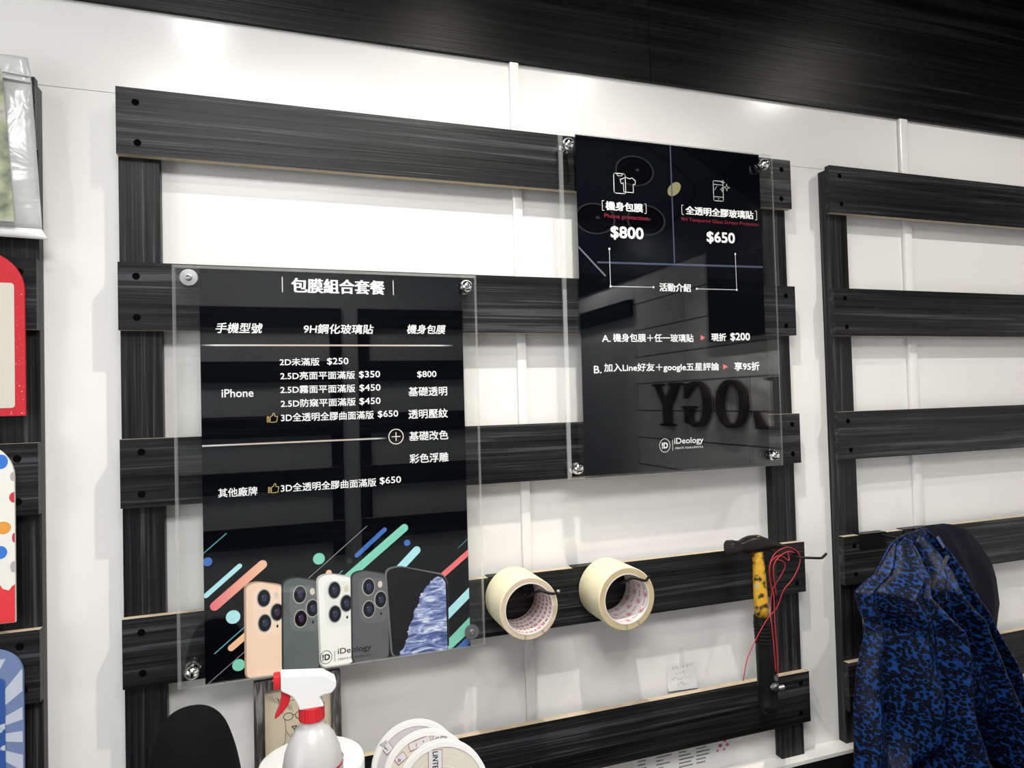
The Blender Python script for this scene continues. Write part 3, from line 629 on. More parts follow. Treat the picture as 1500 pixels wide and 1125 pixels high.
hook('black wire hook carrying the hammer and the red cords', 1.000, 1.052, [[(1.020, -0.032, 1.192), (1.015, -0.075, 1.1900), (1.024, -0.105, 1.1905), (1.040, -0.117, 1.1905), (1.058, -0.120, 1.1890), (1.064, -0.120, 1.1910), (1.0705, -0.120, 1.1955)], [(1.006, -0.032, 1.192), (0.985, -0.050, 1.1915), (0.950, -0.0800, 1.1950), (0.942, -0.083, 1.199)]])
hook('black wire hook at the left end of the right rack, left of the blue jacket', 1.2345, 1.300, [[(1.285, -0.032, 1.193), (1.297, -0.06, 1.190), (1.315, -0.085, 1.187), (1.325, -0.09, 1.19)]])
hook('black wire hook holding the blue jacket by its collar', 1.345, 1.412, [[(1.370, -0.032, 1.1965), (1.368, -0.06, 1.194), (1.366, -0.078, 1.188)]])

M_TAPE = plain('masking_tape_cream', (0.76, 0.70, 0.49), rough=0.6, noise_amt=0.03, noise_scale=40); M_TAPESIDE = plain('masking_tape_side', (0.50, 0.40, 0.24), rough=0.7, noise_amt=0.12, noise_scale=90)
M_TAPESIDE1 = plain('masking_tape_side_pinkish', (0.58, 0.46, 0.34), rough=0.7, noise_amt=0.10, noise_scale=90); M_STAIN = plain('tape_side_mark', (0.36, 0.29, 0.19), rough=0.8)
def core_mat(name, style):
    m, nt, b, L = nodes(name); b.inputs['Base Color'].default_value = (0.72, 0.70, 0.68, 1); b.inputs['Roughness'].default_value = 0.5; return m
M_COREW = core_mat('paper_core_white', 0); M_COREP = plain('core_print_red', (0.50, 0.05, 0.06), rough=0.5)
def tape_roll(label, cx, cz, ro, ri, style):
    t = thing('masking_tape_roll', label, 'tape', (cx, -0.068, cz-ro), 'masking tape rolls hanging on hooks')
    yb, yf = -0.0318, -0.1045; Mx = axis_mat((cx, yb, cz), (0, -1, 0)); d = yb-yf
    bm = new(); lathe(bm, [(ri+.0015, 0), (ro-.0008, 0), (ro, .0008), (ro, d-.0010), (ro-.0010, d), (ri+.0015, d)], Mx, 72, mi=[1, 0, 0, 0, 1])
    o = obj('tape', bm, [M_TAPE, M_TAPESIDE if style else M_TAPESIDE1], t, 30)
    bm = new()
    for a in (-1.75, -1.05) if not style else (-1.62, -1.12):
        pts = [(r*math.cos(a+da), r*math.sin(a+da)) for r, da in ((ri+.0018, -.04), (ro-.001, -.035), (ro-.001, .035), (ri+.0018, .04))]
        flat(bm, [(cx+p, cz+q) for p, q in pts], yf-0.0002)
    obj('side_mark', bm, M_STAIN, o, None)
    bm = new(); lathe(bm, [(ri+.0014, 0), (ri+.0014, d+.0004), (ri, d+.0004), (ri, 0), (ri+.0014, 0)], Mx, 72); c = obj('core', bm, M_COREW, t, 30)
    bm = new(); rr = ri-0.00012
    def patch(a0, a1, t0, t1):
        n = max(2, int(abs(a1-a0)/0.06)); prev = None
        for i in range(n+1):
            a = a0+(a1-a0)*i/n; p = [bm.verts.new((cx+rr*math.cos(a), yf+tt, cz+rr*math.sin(a))) for tt in (t0, t1)]
            if prev: bm.faces.new((prev[0], p[0], p[1], prev[1]))
            prev = p
    rnd = random.Random(5+style)
    if style == 0:                                       # rows of bold printed marks round the core
        for row in range(5):
            a = 0.2*row
            while a < 2*PI+0.2*row-0.1:
                wd = rnd.uniform(.07, .16); t0 = .004+row*.0145
                patch(a, a+wd, t0, t0+.0022); patch(a, a+wd, t0+.0040, t0+.0058)
                patch(a, a+.03, t0, t0+.0058)
                if rnd.random() < .5: patch(a+wd-.03, a+wd, t0, t0+.0058)
                a += wd+.07
    else:                                                # round marks with a short word beside each
        for row in range(4):
            for kk in range(9):
                a = kk*2*PI/9+row*.3; t0 = .010+row*.017
                for s in range(12):
                    u, v = 2*PI*s/12, 2*PI*(s+1)/12
                    patch(a+.13*math.cos(u), a+.13*math.cos(v)+.012, t0+.0050*math.sin(u)-.0006, t0+.0050*math.sin(u)+.0009)
                patch(a-.09, a+.09, t0-.0005, t0+.0008); patch(a-.02, a+.02, t0-.003, t0+.003)
                for s in range(5): patch(a+.22+s*.055, a+.25+s*.055, t0-.0014, t0+.0014+(.0012 if s == 0 else 0)); patch(a+.22+s*.055, a+.265+s*.055, t0-.0014, t0-.0006)
    obj('core_print', bm, M_COREP, c, None)
tape_roll('cream masking tape roll on the left, red print rows inside its core', 0.5385, 1.1641, 0.0452, 0.0362, 0)
tape_roll('larger cream masking tape roll on the right, round red marks inside its core', 0.6985, 1.1593, 0.0480, 0.0372, 1)

# hammer
def hammer():
    t = thing('hammer', 'worn hammer with yellow and black handle hanging at the end of the fourth slat', 'hammer', (0.967, -0.07, 0.93))
    M_HEAD = plain('hammer_iron', (0.020, 0.018, 0.017), rough=0.38, metal=0.6, noise_amt=0.5, noise_scale=35)
    m, nt, b, L = nodes('worn_yellow_paint'); tc = nt.nodes.new('ShaderNodeTexCoord'); n = nt.nodes.new('ShaderNodeTexNoise'); n.inputs['Scale'].default_value = 75; n.inputs['Detail'].default_value = 5
    L.new(tc.outputs['Object'], n.inputs['Vector']); rp = ramp(nt, [(0.40, (0.05, 0.035, 0.015)), (0.47, (0.62, 0.33, 0.02)), (0.60, (0.72, 0.40, 0.03)), (0.72, (0.50, 0.42, 0.28))]); L.new(n.outputs['Fac'], rp.inputs[0]); L.new(rp.outputs[0], b.inputs['Base Color']); b.inputs['Roughness'].default_value = .45
    y = -0.074; zc = 1.2105
    bm = new(); st = [(0.9075, .0120, .0120, 0), (0.9090, .0132, .0132, 0), (0.9190, .0132, .0132, 0), (0.9235, .0112, .0112, 0), (0.9330, .0108, .0108, .0005), (0.9420, .0125, .0135, .0015), (0.9520, .0130, .0150, .0025), (0.9680, .0130, .0150, .0025), (0.9780, .0122, .0125, .0012), (0.9950, .0115, .0080, -.0010), (1.0120, .0110, .0038, -.0040), (1.0215, .0108, .0012, -.0058)]
    rings = []
    for x, ry, rz, dz in st:
        rings.append([bm.verts.new((x, y+ry*math.copysign(abs(math.cos(a))**.8, math.cos(a)), zc+dz+rz*math.copysign(abs(math.sin(a))**.8, math.sin(a)))) for a in [2*PI*i/24 for i in range(24)]])
    for a, b2 in zip(rings, rings[1:]):
        for i in range(24): bm.faces.new((a[i], a[(i+1) % 24], b2[(i+1) % 24], b2[i]))
    bm.faces.new(rings[0]); bm.faces.new(rings[-1][::-1]); obj('head', bm, M_HEAD, t, 35)
    def column(bm, secs):
        R = []
        for x, yy, z, rx, ry in secs: R.append([bm.verts.new((x+rx*math.cos(2*PI*i/20), yy+ry*math.sin(2*PI*i/20), z)) for i in range(20)])
        for a, b3 in zip(R, R[1:]):
            for i in range(20): bm.faces.new((a[i], a[(i+1) % 20], b3[(i+1) % 20], b3[i]))
        bm.faces.new(R[0]); bm.faces.new(R[-1][::-1])
    bm = new(); column(bm, [(0.9655, y, 1.2268, .0085, .0075), (0.9660, y, 1.205, .0092, .0085), (0.9665, y, 1.195, .0098, .0100), (0.9678, y, 1.180, .0092, .0105), (0.9690, y, 1.150, .0108, .0115), (0.9702, y, 1.110, .0118, .0125), (0.9708, y, 1.086, .0120, .0125)]); obj('handle', bm, m, t, True, label='handle with chipped yellow paint')
    M_RUB = plain('black_rubber', (0.004, 0.004, 0.004), rough=0.5, spec=0.22)
    secs = [(0.9708, y, 1.0905, .0135, .0135), (0.9710, y, 1.080, .0140, .014)]
    for k in range(6): z = 1.078-k*.0062; secs += [(0.9715+k*.0004, y, z, .0150, .015), (0.9716+k*.0004, y, z-.0028, .0150, .015), (0.9716+k*.0004, y, z-.0036, .0138, .0138), (0.9716+k*.0004, y, z-.0054, .0138, .0138)]
    secs += [(0.9745, y, 1.035, .0150, .015), (0.9765, y, 1.000, .0163, .0155), (0.9775, y, 0.965, .0166, .0160), (0.9780, y, 0.945, .0158, .0155), (0.9781, y, 0.943, .0170, .0165), (0.9785, y, 0.934, .0172, .0165), (0.9786, y, 0.931, .0150, .0145)]
    bm = new(); column(bm, secs); obj('rubber_grip', bm, M_RUB, t, 40)
hammer()

# red cords with a small metal clamp
def cords():
    t = thing('red_cord', 'thin red cord looped over the hook, a small metal clamp at its end', 'cord', (0.977, -0.1, 0.97))
    M_CORD = plain('red_plastic_cord', (0.42, 0.018, 0.03), rough=0.4)
    P1 = [(0.974, 1.1342), (0.9667, 1.166), (0.9675, 1.1829), (0.9804, 1.1999), (1.0052, 1.2075), (1.0227, 1.203), (1.033, 1.1919), (1.0287, 1.1765), (1.0135, 1.1553), (0.995, 1.1374), (0.9834, 1.1105), (0.9617, 1.0907), (0.9365, 1.0606), (0.9168, 1.0329), (0.9093, 1.012), (0.9072, 1.0013)]
    P2 = [(1.005, 1.2018), (1.0043, 1.1876), (0.9872, 1.1978), (0.973, 1.1908), (0.9688, 1.1742), (0.971, 1.1458), (0.9739, 1.1314), (0.972, 1.0894), (0.9735, 1.0442), (0.9755, 1.0102), (0.9766, 0.996)]
    P3 = [(0.9834, 1.1897), (0.9972, 1.1855), (1.0003, 1.1766), (0.9963, 1.1657), (0.9814, 1.1446), (0.9757, 1.134), (0.9708, 1.1008), (0.972, 1.05), (0.9735, 1.0049)]
    P4 = [(0.976, 1.134), (0.970, 1.165), (0.971, 1.184), (0.985, 1.1965), (1.006, 1.202), (1.02, 1.198)]
    for P, y in ((P1, -.100), (P2, -.103), (P3, -.098), (P4, -.106)):
        bm = new(); tube(bm, smoothpath([(x, y-.003*math.sin(i), z) for i, (x, z) in enumerate(P)], 6), 0.00085, 6); obj('strand', bm, M_CORD, t, True)
    bm = new(); box(bm, 0.9735, 0.9800, -.104, -.097, 1.153, 1.190, bev=.001); obj('slider', bm, M_BLACK, t)
    bm = new(); lathe(bm, [(0, -.006), (.005, -.006), (.006, 0), (.004, .006), (0, .006)], axis_mat((0.9715, -.1, 0.981), (.3, -.5, .6)), 16); lathe(bm, [(0, -.005), (.0045, -.005), (.0045, .005), (0, .005)], axis_mat((0.9815, -.103, 0.9785), (1, -.3, .2)), 14); lathe(bm, [(0, -.003), (.003, -.003), (.003, .005), (0, .005)], axis_mat((0.9745, -.1, 0.9935), (0, 0, 1)), 12)
    obj('clamp', bm, M_STEEL, t, 40, label='small grey metal clamp')
cords()

# hand-written note and the printed leaflet on the wall
M_PAPER = plain('paper_white', (0.72, 0.72, 0.72), rough=0.7); M_PENCIL = plain('pencil_grey', (0.16, 0.16, 0.17), rough=0.8); M_CLEAR = plain('clear_tape', (0.75, 0.75, 0.74), rough=.4); M_CLEAR.node_tree.nodes['Principled BSDF'].inputs['Alpha'].default_value = 0.14
t = thing('paper_note', 'small white handwritten note taped to the wall above the lowest slat', 'note', (0.856, -0.001, 0.956))
bm = new(); n = 6; prev = None
for i in range(n+1):
    v = i/n; z = 1.0035-v*0.0455; y = -0.0012-0.008*max(0, v-.55)**1.5
    row = [bm.verts.new((0.8262+u*.0595+v*.0008, y, z-u*.0025)) for u in (0, 1)]; row += [bm.verts.new((q.co.x, q.co.y+.0003, q.co.z)) for q in row]
    if prev:
        bm.faces.new((prev[0], prev[1], row[1], row[0])); bm.faces.new((prev[2], row[2], row[3], prev[3]))
        bm.faces.new((prev[0], row[0], row[2], prev[2])); bm.faces.new((prev[1], prev[3], row[3], row[1]))
    prev = row
sheet = obj('sheet', bm, M_PAPER, t)
bm = new(); rnd = random.Random(2)
for zz, a, b in ((.996, .836, .876), (.9865, .844, .862), (.977, .835, .874), (.968, .846, .864)):
    x = a
    while x < b:
        p = [(x+rnd.uniform(0, .003), zz+rnd.uniform(-.003, .003)) for _ in range(3)]; strokes(bm, p, .0005, -0.0016-(.0022 if zz < .975 else 0)); x += .0042
obj('handwriting', bm, M_PENCIL, sheet, None)
bm = new(); box(bm, 0.852, 0.862, -0.0016, -0.0013, 1.000, 1.030); obj('adhesive_strip', bm, M_CLEAR, t)
t = thing('leaflet', 'white printed leaflet with pink marks on the wall under the lowest slat', 'leaflet', (0.86, -0.001, 0.81))
bm = new(); box(bm, 0.755, 0.962, -0.0012, -0.0006, 0.8075, 0.8668); sheet = obj('sheet', bm, M_PAPER, t)
M_PRINT = plain('print_grey', (0.06, 0.06, 0.06), rough=.7); M_PK = plain('print_pink', (0.62, 0.10, 0.22), rough=.7)
bm = new(); rnd = random.Random(4)
for colx in (.765, .800, .845, .880):
    for row in range(7):
        z = .862-row*.0062; x = colx; e = colx+rnd.uniform(.012, .030)
        while x < e: wd = rnd.uniform(.0012, .003); flat(bm, [(x, z-.0011), (x+wd, z-.0011), (x+wd, z+.0011), (x, z+.0011)], -0.0014); x += wd+.0007
obj('fine_text', bm, M_PRINT, sheet, None)
bm = new()
for cx, cz, r in ((.932, .862, .0042), (.940, .853, .0036), (.930, .846, .0040), (.922, .855, .002), (.945, .845, .0034), (.924, .838, .0026), (.938, .838, .0026)): flat(bm, ell(cx, cz, r, r*.85, 14), -0.0014)
obj('pink_marks', bm, M_PK, sheet, None)

# ------------------------------------------------------------------ cards and bag on the left rack
def card_frame(name, label, cat, x0, x1, z0, z1, rt, holes, mats, yb=-0.0312, th=0.004, group=None):
    t = thing(name, label, cat, ((x0+x1)/2, yb, z0), group)
    bm = new(); prism(bm, roundrect(x0, x1, z0, z1, rt, 10, (1, 1, 0, 0)), yb-th, yb); return t, obj('card', bm, mats, t)
M_REDC = plain('card_red', (0.55, 0.020, 0.032), rough=0.35); M_CREAM = plain('card_cream', (0.62, 0.58, 0.51), rough=0.4); M_STAR = plain('card_star', (0.75, 0.45, 0.45), rough=0.5)
t, c = card_frame('display_card', 'red card frame with pale specks and a cream window', 'card', -0.235, -0.1030, 1.4655, 1.6735, 0.050, None, M_REDC)
bm = new(); prism(bm, roundrect(-0.2245, -0.1140, 1.4755, 1.6325, 0.004, 4), -0.0357, -0.0353); obj('window', bm, M_CREAM, t, label='cream window sheet')
bm = new(); rnd = random.Random(9)
for k in range(70):
    if k < 30: x, z = -0.1130+rnd.uniform(0, .0088), 1.468+rnd.uniform(0, .165)
    elif k < 55: x, z = rnd.uniform(-.19, -.112), rnd.uniform(1.636, 1.663)
    else: x, z = rnd.uniform(-.19, -.108), rnd.uniform(1.467, 1.474)
    r = rnd.choice((.0004, .0005, .0006, .001)); q = [(x+r*(1 if i % 2 == 0 else .55)*math.cos(i*PI/5), z+r*(1 if i % 2 == 0 else .55)*math.sin(i*PI/5)) for i in range(10)]
    flat(bm, q, -0.0354)
obj('speck_pattern', bm, M_STAR, c, None)
M_WHITEC = plain('card_white', (0.80, 0.78, 0.72), rough=0.4)
t, c = card_frame('display_card', 'white card with coloured dots above a red lower band', 'card', -0.245, -0.1155, 1.2095, 1.4345, 0.045, None, M_WHITEC)
dm = [plain('card_dot_blue', (0.03, 0.17, 0.62)), plain('card_dot_orange', (0.75, 0.32, 0.05)), plain('card_dot_red', (0.60, 0.03, 0.05)), plain('card_dot_grey', (0.42, 0.40, 0.38)), plain('card_band_red', (0.72, 0.035, 0.045))]
bm = new()
for cx, cz, rx, rz, mi in ((-.126, 1.409, .0075, .009, 0), (-.1125, 1.390, .004, .006, 3), (-.1125, 1.364, .0050, .0065, 2), (-.124, 1.327, .0082, .0078, 1), (-.1123, 1.314, .0026, .006, 2), (-.1275, 1.297, .0075, .008, 0), (-.113, 1.278, .004, .007, 3), (-.140, 1.37, .008, .008, 1), (-.16, 1.34, .008, .008, 0), (-.15, 1.29, .007, .007, 2), (-.18, 1.39, .008, .008, 3)):
    flat(bm, clip(ell(cx-.0035, cz, rx, rz, 24), -.244, -.1156, 1.21, 1.43), -0.0354, mi)
obj('dot_pattern', bm, dm[:4], c, None)
bm = new(); top = [(-.2445+.1288*i/40, 1.2525+.0035*math.sin(i*1.3)+.0025*math.sin(i*2.9)) for i in range(41)]
flat(bm, [(-.2445, 1.2098), (-.1157, 1.2098)]+top[::-1], -0.0354); obj('lower_band', bm, dm[4], t, None, label='red wavy lower band')
M_BLUEC = plain('card_blue', (0.16, 0.22, 0.40), rough=0.4); M_BLUEL = plain('card_pale_blue', (0.50, 0.54, 0.64), rough=0.4); M_BLUED = plain('card_sky_blue', (0.03, 0.09, 0.33), rough=0.4)
t, c = card_frame('display_card', 'blue card frame with pale rays around a deep blue window', 'card', -0.235, -0.1078, 0.975, 1.1785, 0.034, None, M_BLUEC)
bm = new()
for k in range(14):
    a = -PI/2+k*2*PI/14; b = a+PI/14
    poly = [(-.17, 1.075), (-.17+.25*math.cos(a), 1.075+.25*math.sin(a)), (-.17+.25*math.cos(b), 1.075+.25*math.sin(b))]
    flat(bm, clip(poly, -.2340, -.1088, .976, 1.166), -0.0354-.000002*k)
obj('ray_pattern', bm, M_BLUEL, c, None)
bm = new(); prism(bm, roundrect(-0.2150, -0.1268, 0.990, 1.1425, 0.005, 4), -0.0362, -0.0357); wn = obj('window', bm, M_BLUED, t, label='deep blue window sheet')
bm = new()
for cx, cz in ((-.128, 1.084), (-.135, 1.080), (-.126, 1.058), (-.138, 1.056), (-.15, 1.07)): flat(bm, clip(ell(cx, cz, .006, .0035, 16), -.2149, -.1269, .99, 1.142), -0.0363-.00001*(cx+.2))
obj('cloud_print', bm, M_BLUEL, wn, None)

# zip bag with a printed picture inside
def zip_bag():
    t = thing('zip_bag', 'clear and white plastic zip bag with a green picture hanging at the top left', 'bag', (-0.15, -0.032, 1.69))
    m, nt, b, L = nodes('pale_plastic_film'); b.inputs['Base Color'].default_value = (0.66, 0.67, 0.67, 1); b.inputs['Roughness'].default_value = 0.2; b.inputs['Specular IOR Level'].default_value = .7; b.inputs['Alpha'].default_value = 0.82
    tc = nt.nodes.new('ShaderNodeTexCoord'); n = nt.nodes.new('ShaderNodeTexNoise'); n.inputs['Scale'].default_value = 22; n.inputs['Detail'].default_value = 3; n.inputs['Distortion'].default_value = .8
    bp = nt.nodes.new('ShaderNodeBump'); bp.inputs['Strength'].default_value = .4; bp.inputs['Distance'].default_value = .010; L.new(tc.outputs['Object'], n.inputs['Vector']); L.new(n.outputs['Fac'], bp.inputs['Height']); L.new(bp.outputs[0], b.inputs['Normal'])
    M_FILMW = plain('white_plastic_film', (0.80, 0.80, 0.79), rough=0.25)
    def sheet(z0, z1, xr0, xr1, xl, y, puff, nz, nx=14, th=.0016):
        bm = new(); G = []
        for i in range(nz+1):
            v = i/nz; row = []
            for j in range(nx+1):
                u = j/nx; xr = xr0+(xr1-xr0)*v; x = xl+(xr-xl)*u; z = z0+(z1-z0)*v+.012*(u-.8)*(-.35)
                e = max(0, min(1, u*6))*max(0, min(1, (1-u)*6)); d = puff*e*math.sin(PI*min(1, max(0, v)))**.5
                row.append((x, y-d-.002*noise.noise((x*40, z*40, 3)), z))
            G.append(row)
        F = [[bm.verts.new(p) for p in r] for r in G]; B = [[bm.verts.new((p[0], y+th, p[2])) for p in r] for r in G]
        for i in range(nz):
            for j in range(nx): bm.faces.new((F[i][j], F[i][j+1], F[i+1][j+1], F[i+1][j])); bm.faces.new((B[i][j], B[i+1][j], B[i+1][j+1], B[i][j+1]))
        for i in range(nz):
            for j in (0, nx): bm.faces.new((F[i][j], F[i+1][j], B[i+1][j], B[i][j]))
        for j in range(nx):
            for i in (0, nz): bm.faces.new((F[i][j], F[i][j+1], B[i][j+1], B[i][j]))
        return bm
    obj('bag_body', sheet(1.702, 1.888, -0.0835, -0.0935, -0.235, -0.0345, .010, 18), m, t, True)
    obj('bag_top', sheet(1.888, 1.923, -0.0930, -0.0975, -0.235, -0.0345, .003, 6), m, t, True)
    bm = new(); tube(bm, [(-.235, -.0372, 1.8965), (-.16, -.0380, 1.8960), (-.094, -.0372, 1.8900)], .0017, 8); tube(bm, [(-.235, -.0372, 1.9035), (-.16, -.0380, 1.9030), (-.095, -.0372, 1.8975)], .0012, 8); obj('zip_seal', bm, M_FILMW, t, True)
    obj('bottom_seam', sheet(1.690, 1.703, -0.0765, -0.0835, -0.235, -0.0365, .003, 3), M_FILMW, t, True)
    mp, nt, b, L = nodes('green_picture'); tc = nt.nodes.new('ShaderNodeTexCoord'); n = nt.nodes.new('ShaderNodeTexNoise'); n.inputs['Scale'].default_value = 38; n.inputs['Detail'].default_value = 6
    L.new(tc.outputs['Object'], n.inputs['Vector']); rp = ramp(nt, [(0.28, (0.05, 0.05, 0.05)), (0.42, (0.24, 0.27, 0.20)), (0.52, (0.36, 0.38, 0.24)), (0.62, (0.45, 0.44, 0.40)), (0.72, (0.30, 0.22, 0.22))]); L.new(n.outputs['Fac'], rp.inputs[0]); L.new(rp.outputs[0], b.inputs['Base Color']); b.inputs['Roughness'].default_value = .25
    bm = new(); prism(bm, [(-.225, 1.7075), (-.1085, 1.7065), (-.1205, 1.8985), (-.225, 1.9005)], -.0505, -.0500); obj('picture_card', bm, mp, t, label='grey-green picture card')
zip_bag()

# ------------------------------------------------------------------ things standing at the foot of the wall
RZ = 0.9001
M_FELT = plain('black_felt', (0.0045, 0.0045, 0.005), rough=0.9, spec=0.08, bump=0.5, noise_scale=600)
bm = new(); prof = [(0, 0), (.044, 0)]+[(v.x, v.y) for v in smoothpath([(.0505, .010, 0), (.0520, .060, 0), (.0515, .110, 0), (.0490, .155, 0), (.0440, .190, 0), (.0350, .220, 0), (.0240, .235, 0), (.0120, .2410, 0), (.0002, .2425, 0)], 6)]
rings = lathe(bm, prof, Matrix.Translation((0.104, -0.22, RZ)), 48)
for v in bm.verts:
    h = (v.co.z-RZ)/.24
    if h > .6: v.co.x += (h-.6)*(-.006)
tag(obj('felt_dome', bm, M_FELT, None, True), 'plain black felt dome standing in front of the left post', 'ornament')

def spray_bottle():
    cx, cy = 0.2265, -0.235
    t = thing('spray_bottle', 'translucent spray bottle with a white and red trigger head', 'spray bottle', (cx, cy, RZ))
    m, nt, b, L = nodes('milky_plastic'); b.inputs['Base Color'].default_value = (0.50, 0.49, 0.49, 1); b.inputs['Roughness'].default_value = .22; b.inputs['Subsurface Weight'].default_value = .25; b.inputs['Subsurface Radius'].default_value = (.01, .01, .01); b.inputs['Subsurface Scale'].default_value = .5
    M_WP = plain('white_plastic', (0.80, 0.80, 0.79), rough=.3); M_RP = plain('red_plastic', (0.62, 0.02, 0.03), rough=.35)
    R = .0335
    bm = new(); lathe(bm, [(0, 0), (R-.003, 0), (R, .004), (R, .158), (R-.0008, .168), (R-.0035, .182), (R-.009, .196), (R-.016, .2065), (.0135, .2100), (.0130, .2145), (.0130, .220), (0, .220)], Matrix.Translation((cx+.0005, cy, RZ)), 56); bt = obj('bottle', bm, m, t, 60)
    bm = new(); lathe(bm, [(R+.0002, .1665), (R+.0006, .1675), (R+.0003, .1690)], Matrix.Translation((cx+.0005, cy, RZ)), 56)
    bmesh.ops.delete(bm, geom=[f for f in bm.faces if f.calc_center_median().x < cx+.012], context='FACES'); obj('red_line', bm, M_RP, bt, True, label='thin red line round the shoulder')
    bm = new(); n = 48; ring = []
    for z in (RZ+.2165, RZ+.2315):
        ring.append([bm.verts.new((cx+.0003+(.0142-(.0006 if i % 2 else 0))*math.cos(2*PI*i/n), cy+(.0142-(.0006 if i % 2 else 0))*math.sin(2*PI*i/n), z)) for i in range(n)])
    for i in range(n): bm.faces.new((ring[0][i], ring[0][(i+1) % n], ring[1][(i+1) % n], ring[1][i]))
    bm.faces.new(ring[0][::-1]); bm.faces.new(ring[1]); obj('collar', bm, M_RP, t, label='ribbed red screw collar')
    out = [(.1945, 1.1722), (.2400, 1.1668), (.2535, 1.1575), (.2532, 1.1510), (.2483, 1.1450), (.2400, 1.1445), (.2355, 1.1425), (.2385, 1.1360), (.2400, 1.1316), (.2135, 1.1316), (.2125, 1.1370), (.2095, 1.1430), (.2065, 1.1475), (.2030, 1.1500), (.1945, 1.1555)]
    bm = new(); prism(bm, out, cy-.0105, cy+.0105); bmesh.ops.recalc_face_normals(bm, faces=bm.faces)
    bmesh.ops.bevel(bm, geom=[e for e in bm.edges], offset=.0009, segments=2, affect='EDGES'); obj('spray_head', bm, M_WP, t, 22)
    bm = new(); box(bm, .1868, .1943, cy-.0085, cy+.0085, 1.1570, 1.1712, bev=.0012); lathe(bm, [(0, 0), (.0016, 0), (.0016, .0012), (0, .0012)], axis_mat((.1868, cy, 1.1645), (-1, 0, 0)), 12); obj('nozzle', bm, M_RP, t, 40)
    bm = new(); P = [(.1985, 1.1545), (.2035, 1.1500), (.2045, 1.1470), (.2030, 1.1395), (.1985, 1.1330), (.1920, 1.1270), (.1872, 1.1240), (.1885, 1.1275), (.1925, 1.1360), (.1945, 1.1440), (.1945, 1.1540)]
    prism(bm, P, cy-.006, cy+.006); bmesh.ops.recalc_face_normals(bm, faces=bm.faces); bmesh.ops.bevel(bm, geom=[e for e in bm.edges], offset=.0008, segments=2, affect='EDGES'); obj('trigger', bm, M_RP, t, 40)
spray_bottle()

M_CAN = plain('white_canister_plastic', (0.78, 0.78, 0.77), rough=0.35)
t = thing('canister', 'round white canister behind the spray bottle', 'canister', (0.2300, -0.128, RZ))
bm = new(); lathe(bm, [(0, 0), (.0630, 0), (.0640, .003), (.0640, .100), (0, .100)], Matrix.Translation((0.2300, -0.128, RZ)), 64); obj('body', bm, M_CAN, t, 40)
bm = new(); lathe(bm, [(0.0642, .094), (.0655, .095), (.0655, .113), (.0640, .1175), (.0600, .1195), (.0300, .1200), (0, .1200)], Matrix.Translation((0.2300, -0.128, RZ)), 64); obj('lid', bm, M_CAN, t, 50)

# framed drawing leaning on the lowest slat
def picture():
    t = thing('picture_frame', 'small dark wooden frame with a sketch, behind the spray bottle under the sign', 'picture frame', (0.2165, -0.045, RZ))
    x0, x1, z0, z1 = .1590, .2745, RZ, 1.0935; wd = .0140
    tilt = Matrix.Translation((0, -0.055, RZ)) @ Matrix.Rotation(-0.095, 4, 'X') @ Matrix.Translation((0, 0.055, -RZ))
    bm = new()
    for a in ((x0, x0+wd, z0, z1), (x1-wd, x1, z0, z1), (x0+wd, x1-wd, z0, z0+wd), (x0+wd, x1-wd, z1-wd, z1)): box(bm, a[0], a[1], -.058, -.046, a[2], a[3], bev=.0012)
    bmesh.ops.transform(bm, verts=bm.verts, matrix=tilt); obj('frame', bm, wood('frame_dark_wood', 'Z', lo=(.012, .011, .010), hi=(.10, .095, .09)), t)
    bm = new(); box(bm, x0+wd-.001, x1-wd+.001, -.0505, -.0490, z0+wd-.001, z1-wd+.001); bmesh.ops.transform(bm, verts=bm.verts, matrix=tilt); pc = obj('drawing', bm, plain('kraft_paper', (0.44, 0.38, 0.28), rough=.7, noise_amt=.12, noise_scale=20), t)
    bm = new(); y = -.0507
    def S(P, wd=.0006): strokes(bm, P, wd, y)
    for cx in (.2035, .2190): e = ell(cx, 1.0400, .0062, .0048, 18); S(e+e[:1], .0010)
    S([(.2097, 1.0415), (.2128, 1.0415)], .0010); S([(.196, 1.045), (.198, 1.056), (.204, 1.060), (.211, 1.061), (.218, 1.060), (.225, 1.055), (.226, 1.045)])
    S([(.199, 1.036), (.200, 1.022), (.2055, 1.013), (.211, 1.011), (.217, 1.014), (.222, 1.024), (.223, 1.036)]); S([(.208, 1.026), (.2112, 1.022), (.2145, 1.026), (.208, 1.026)], .0012); S([(.2112, 1.022), (.2112, 1.017), (.207, 1.015)])
    S([(.200, 1.022), (.199, 1.008), (.193, .998), (.188, .985)]); S([(.222, 1.024), (.224, 1.008), (.232, .998), (.240, .985)]); S([(.196, 1.056), (.190, 1.066), (.193, 1.052)]); S([(.226, 1.055), (.232, 1.066), (.2295, 1.05)])
    for k in range(14): S([(.178+.0022*k, 1.070-.0012*k+(k % 3)*.002), (.181+.0022*k, 1.064-.0014*k)], .0004)
    bmesh.ops.transform(bm, verts=bm.verts, matrix=tilt); obj('sketch_lines', bm, plain('sketch_ink', (0.035, 0.03, 0.028), rough=.8), pc, None)
picture()

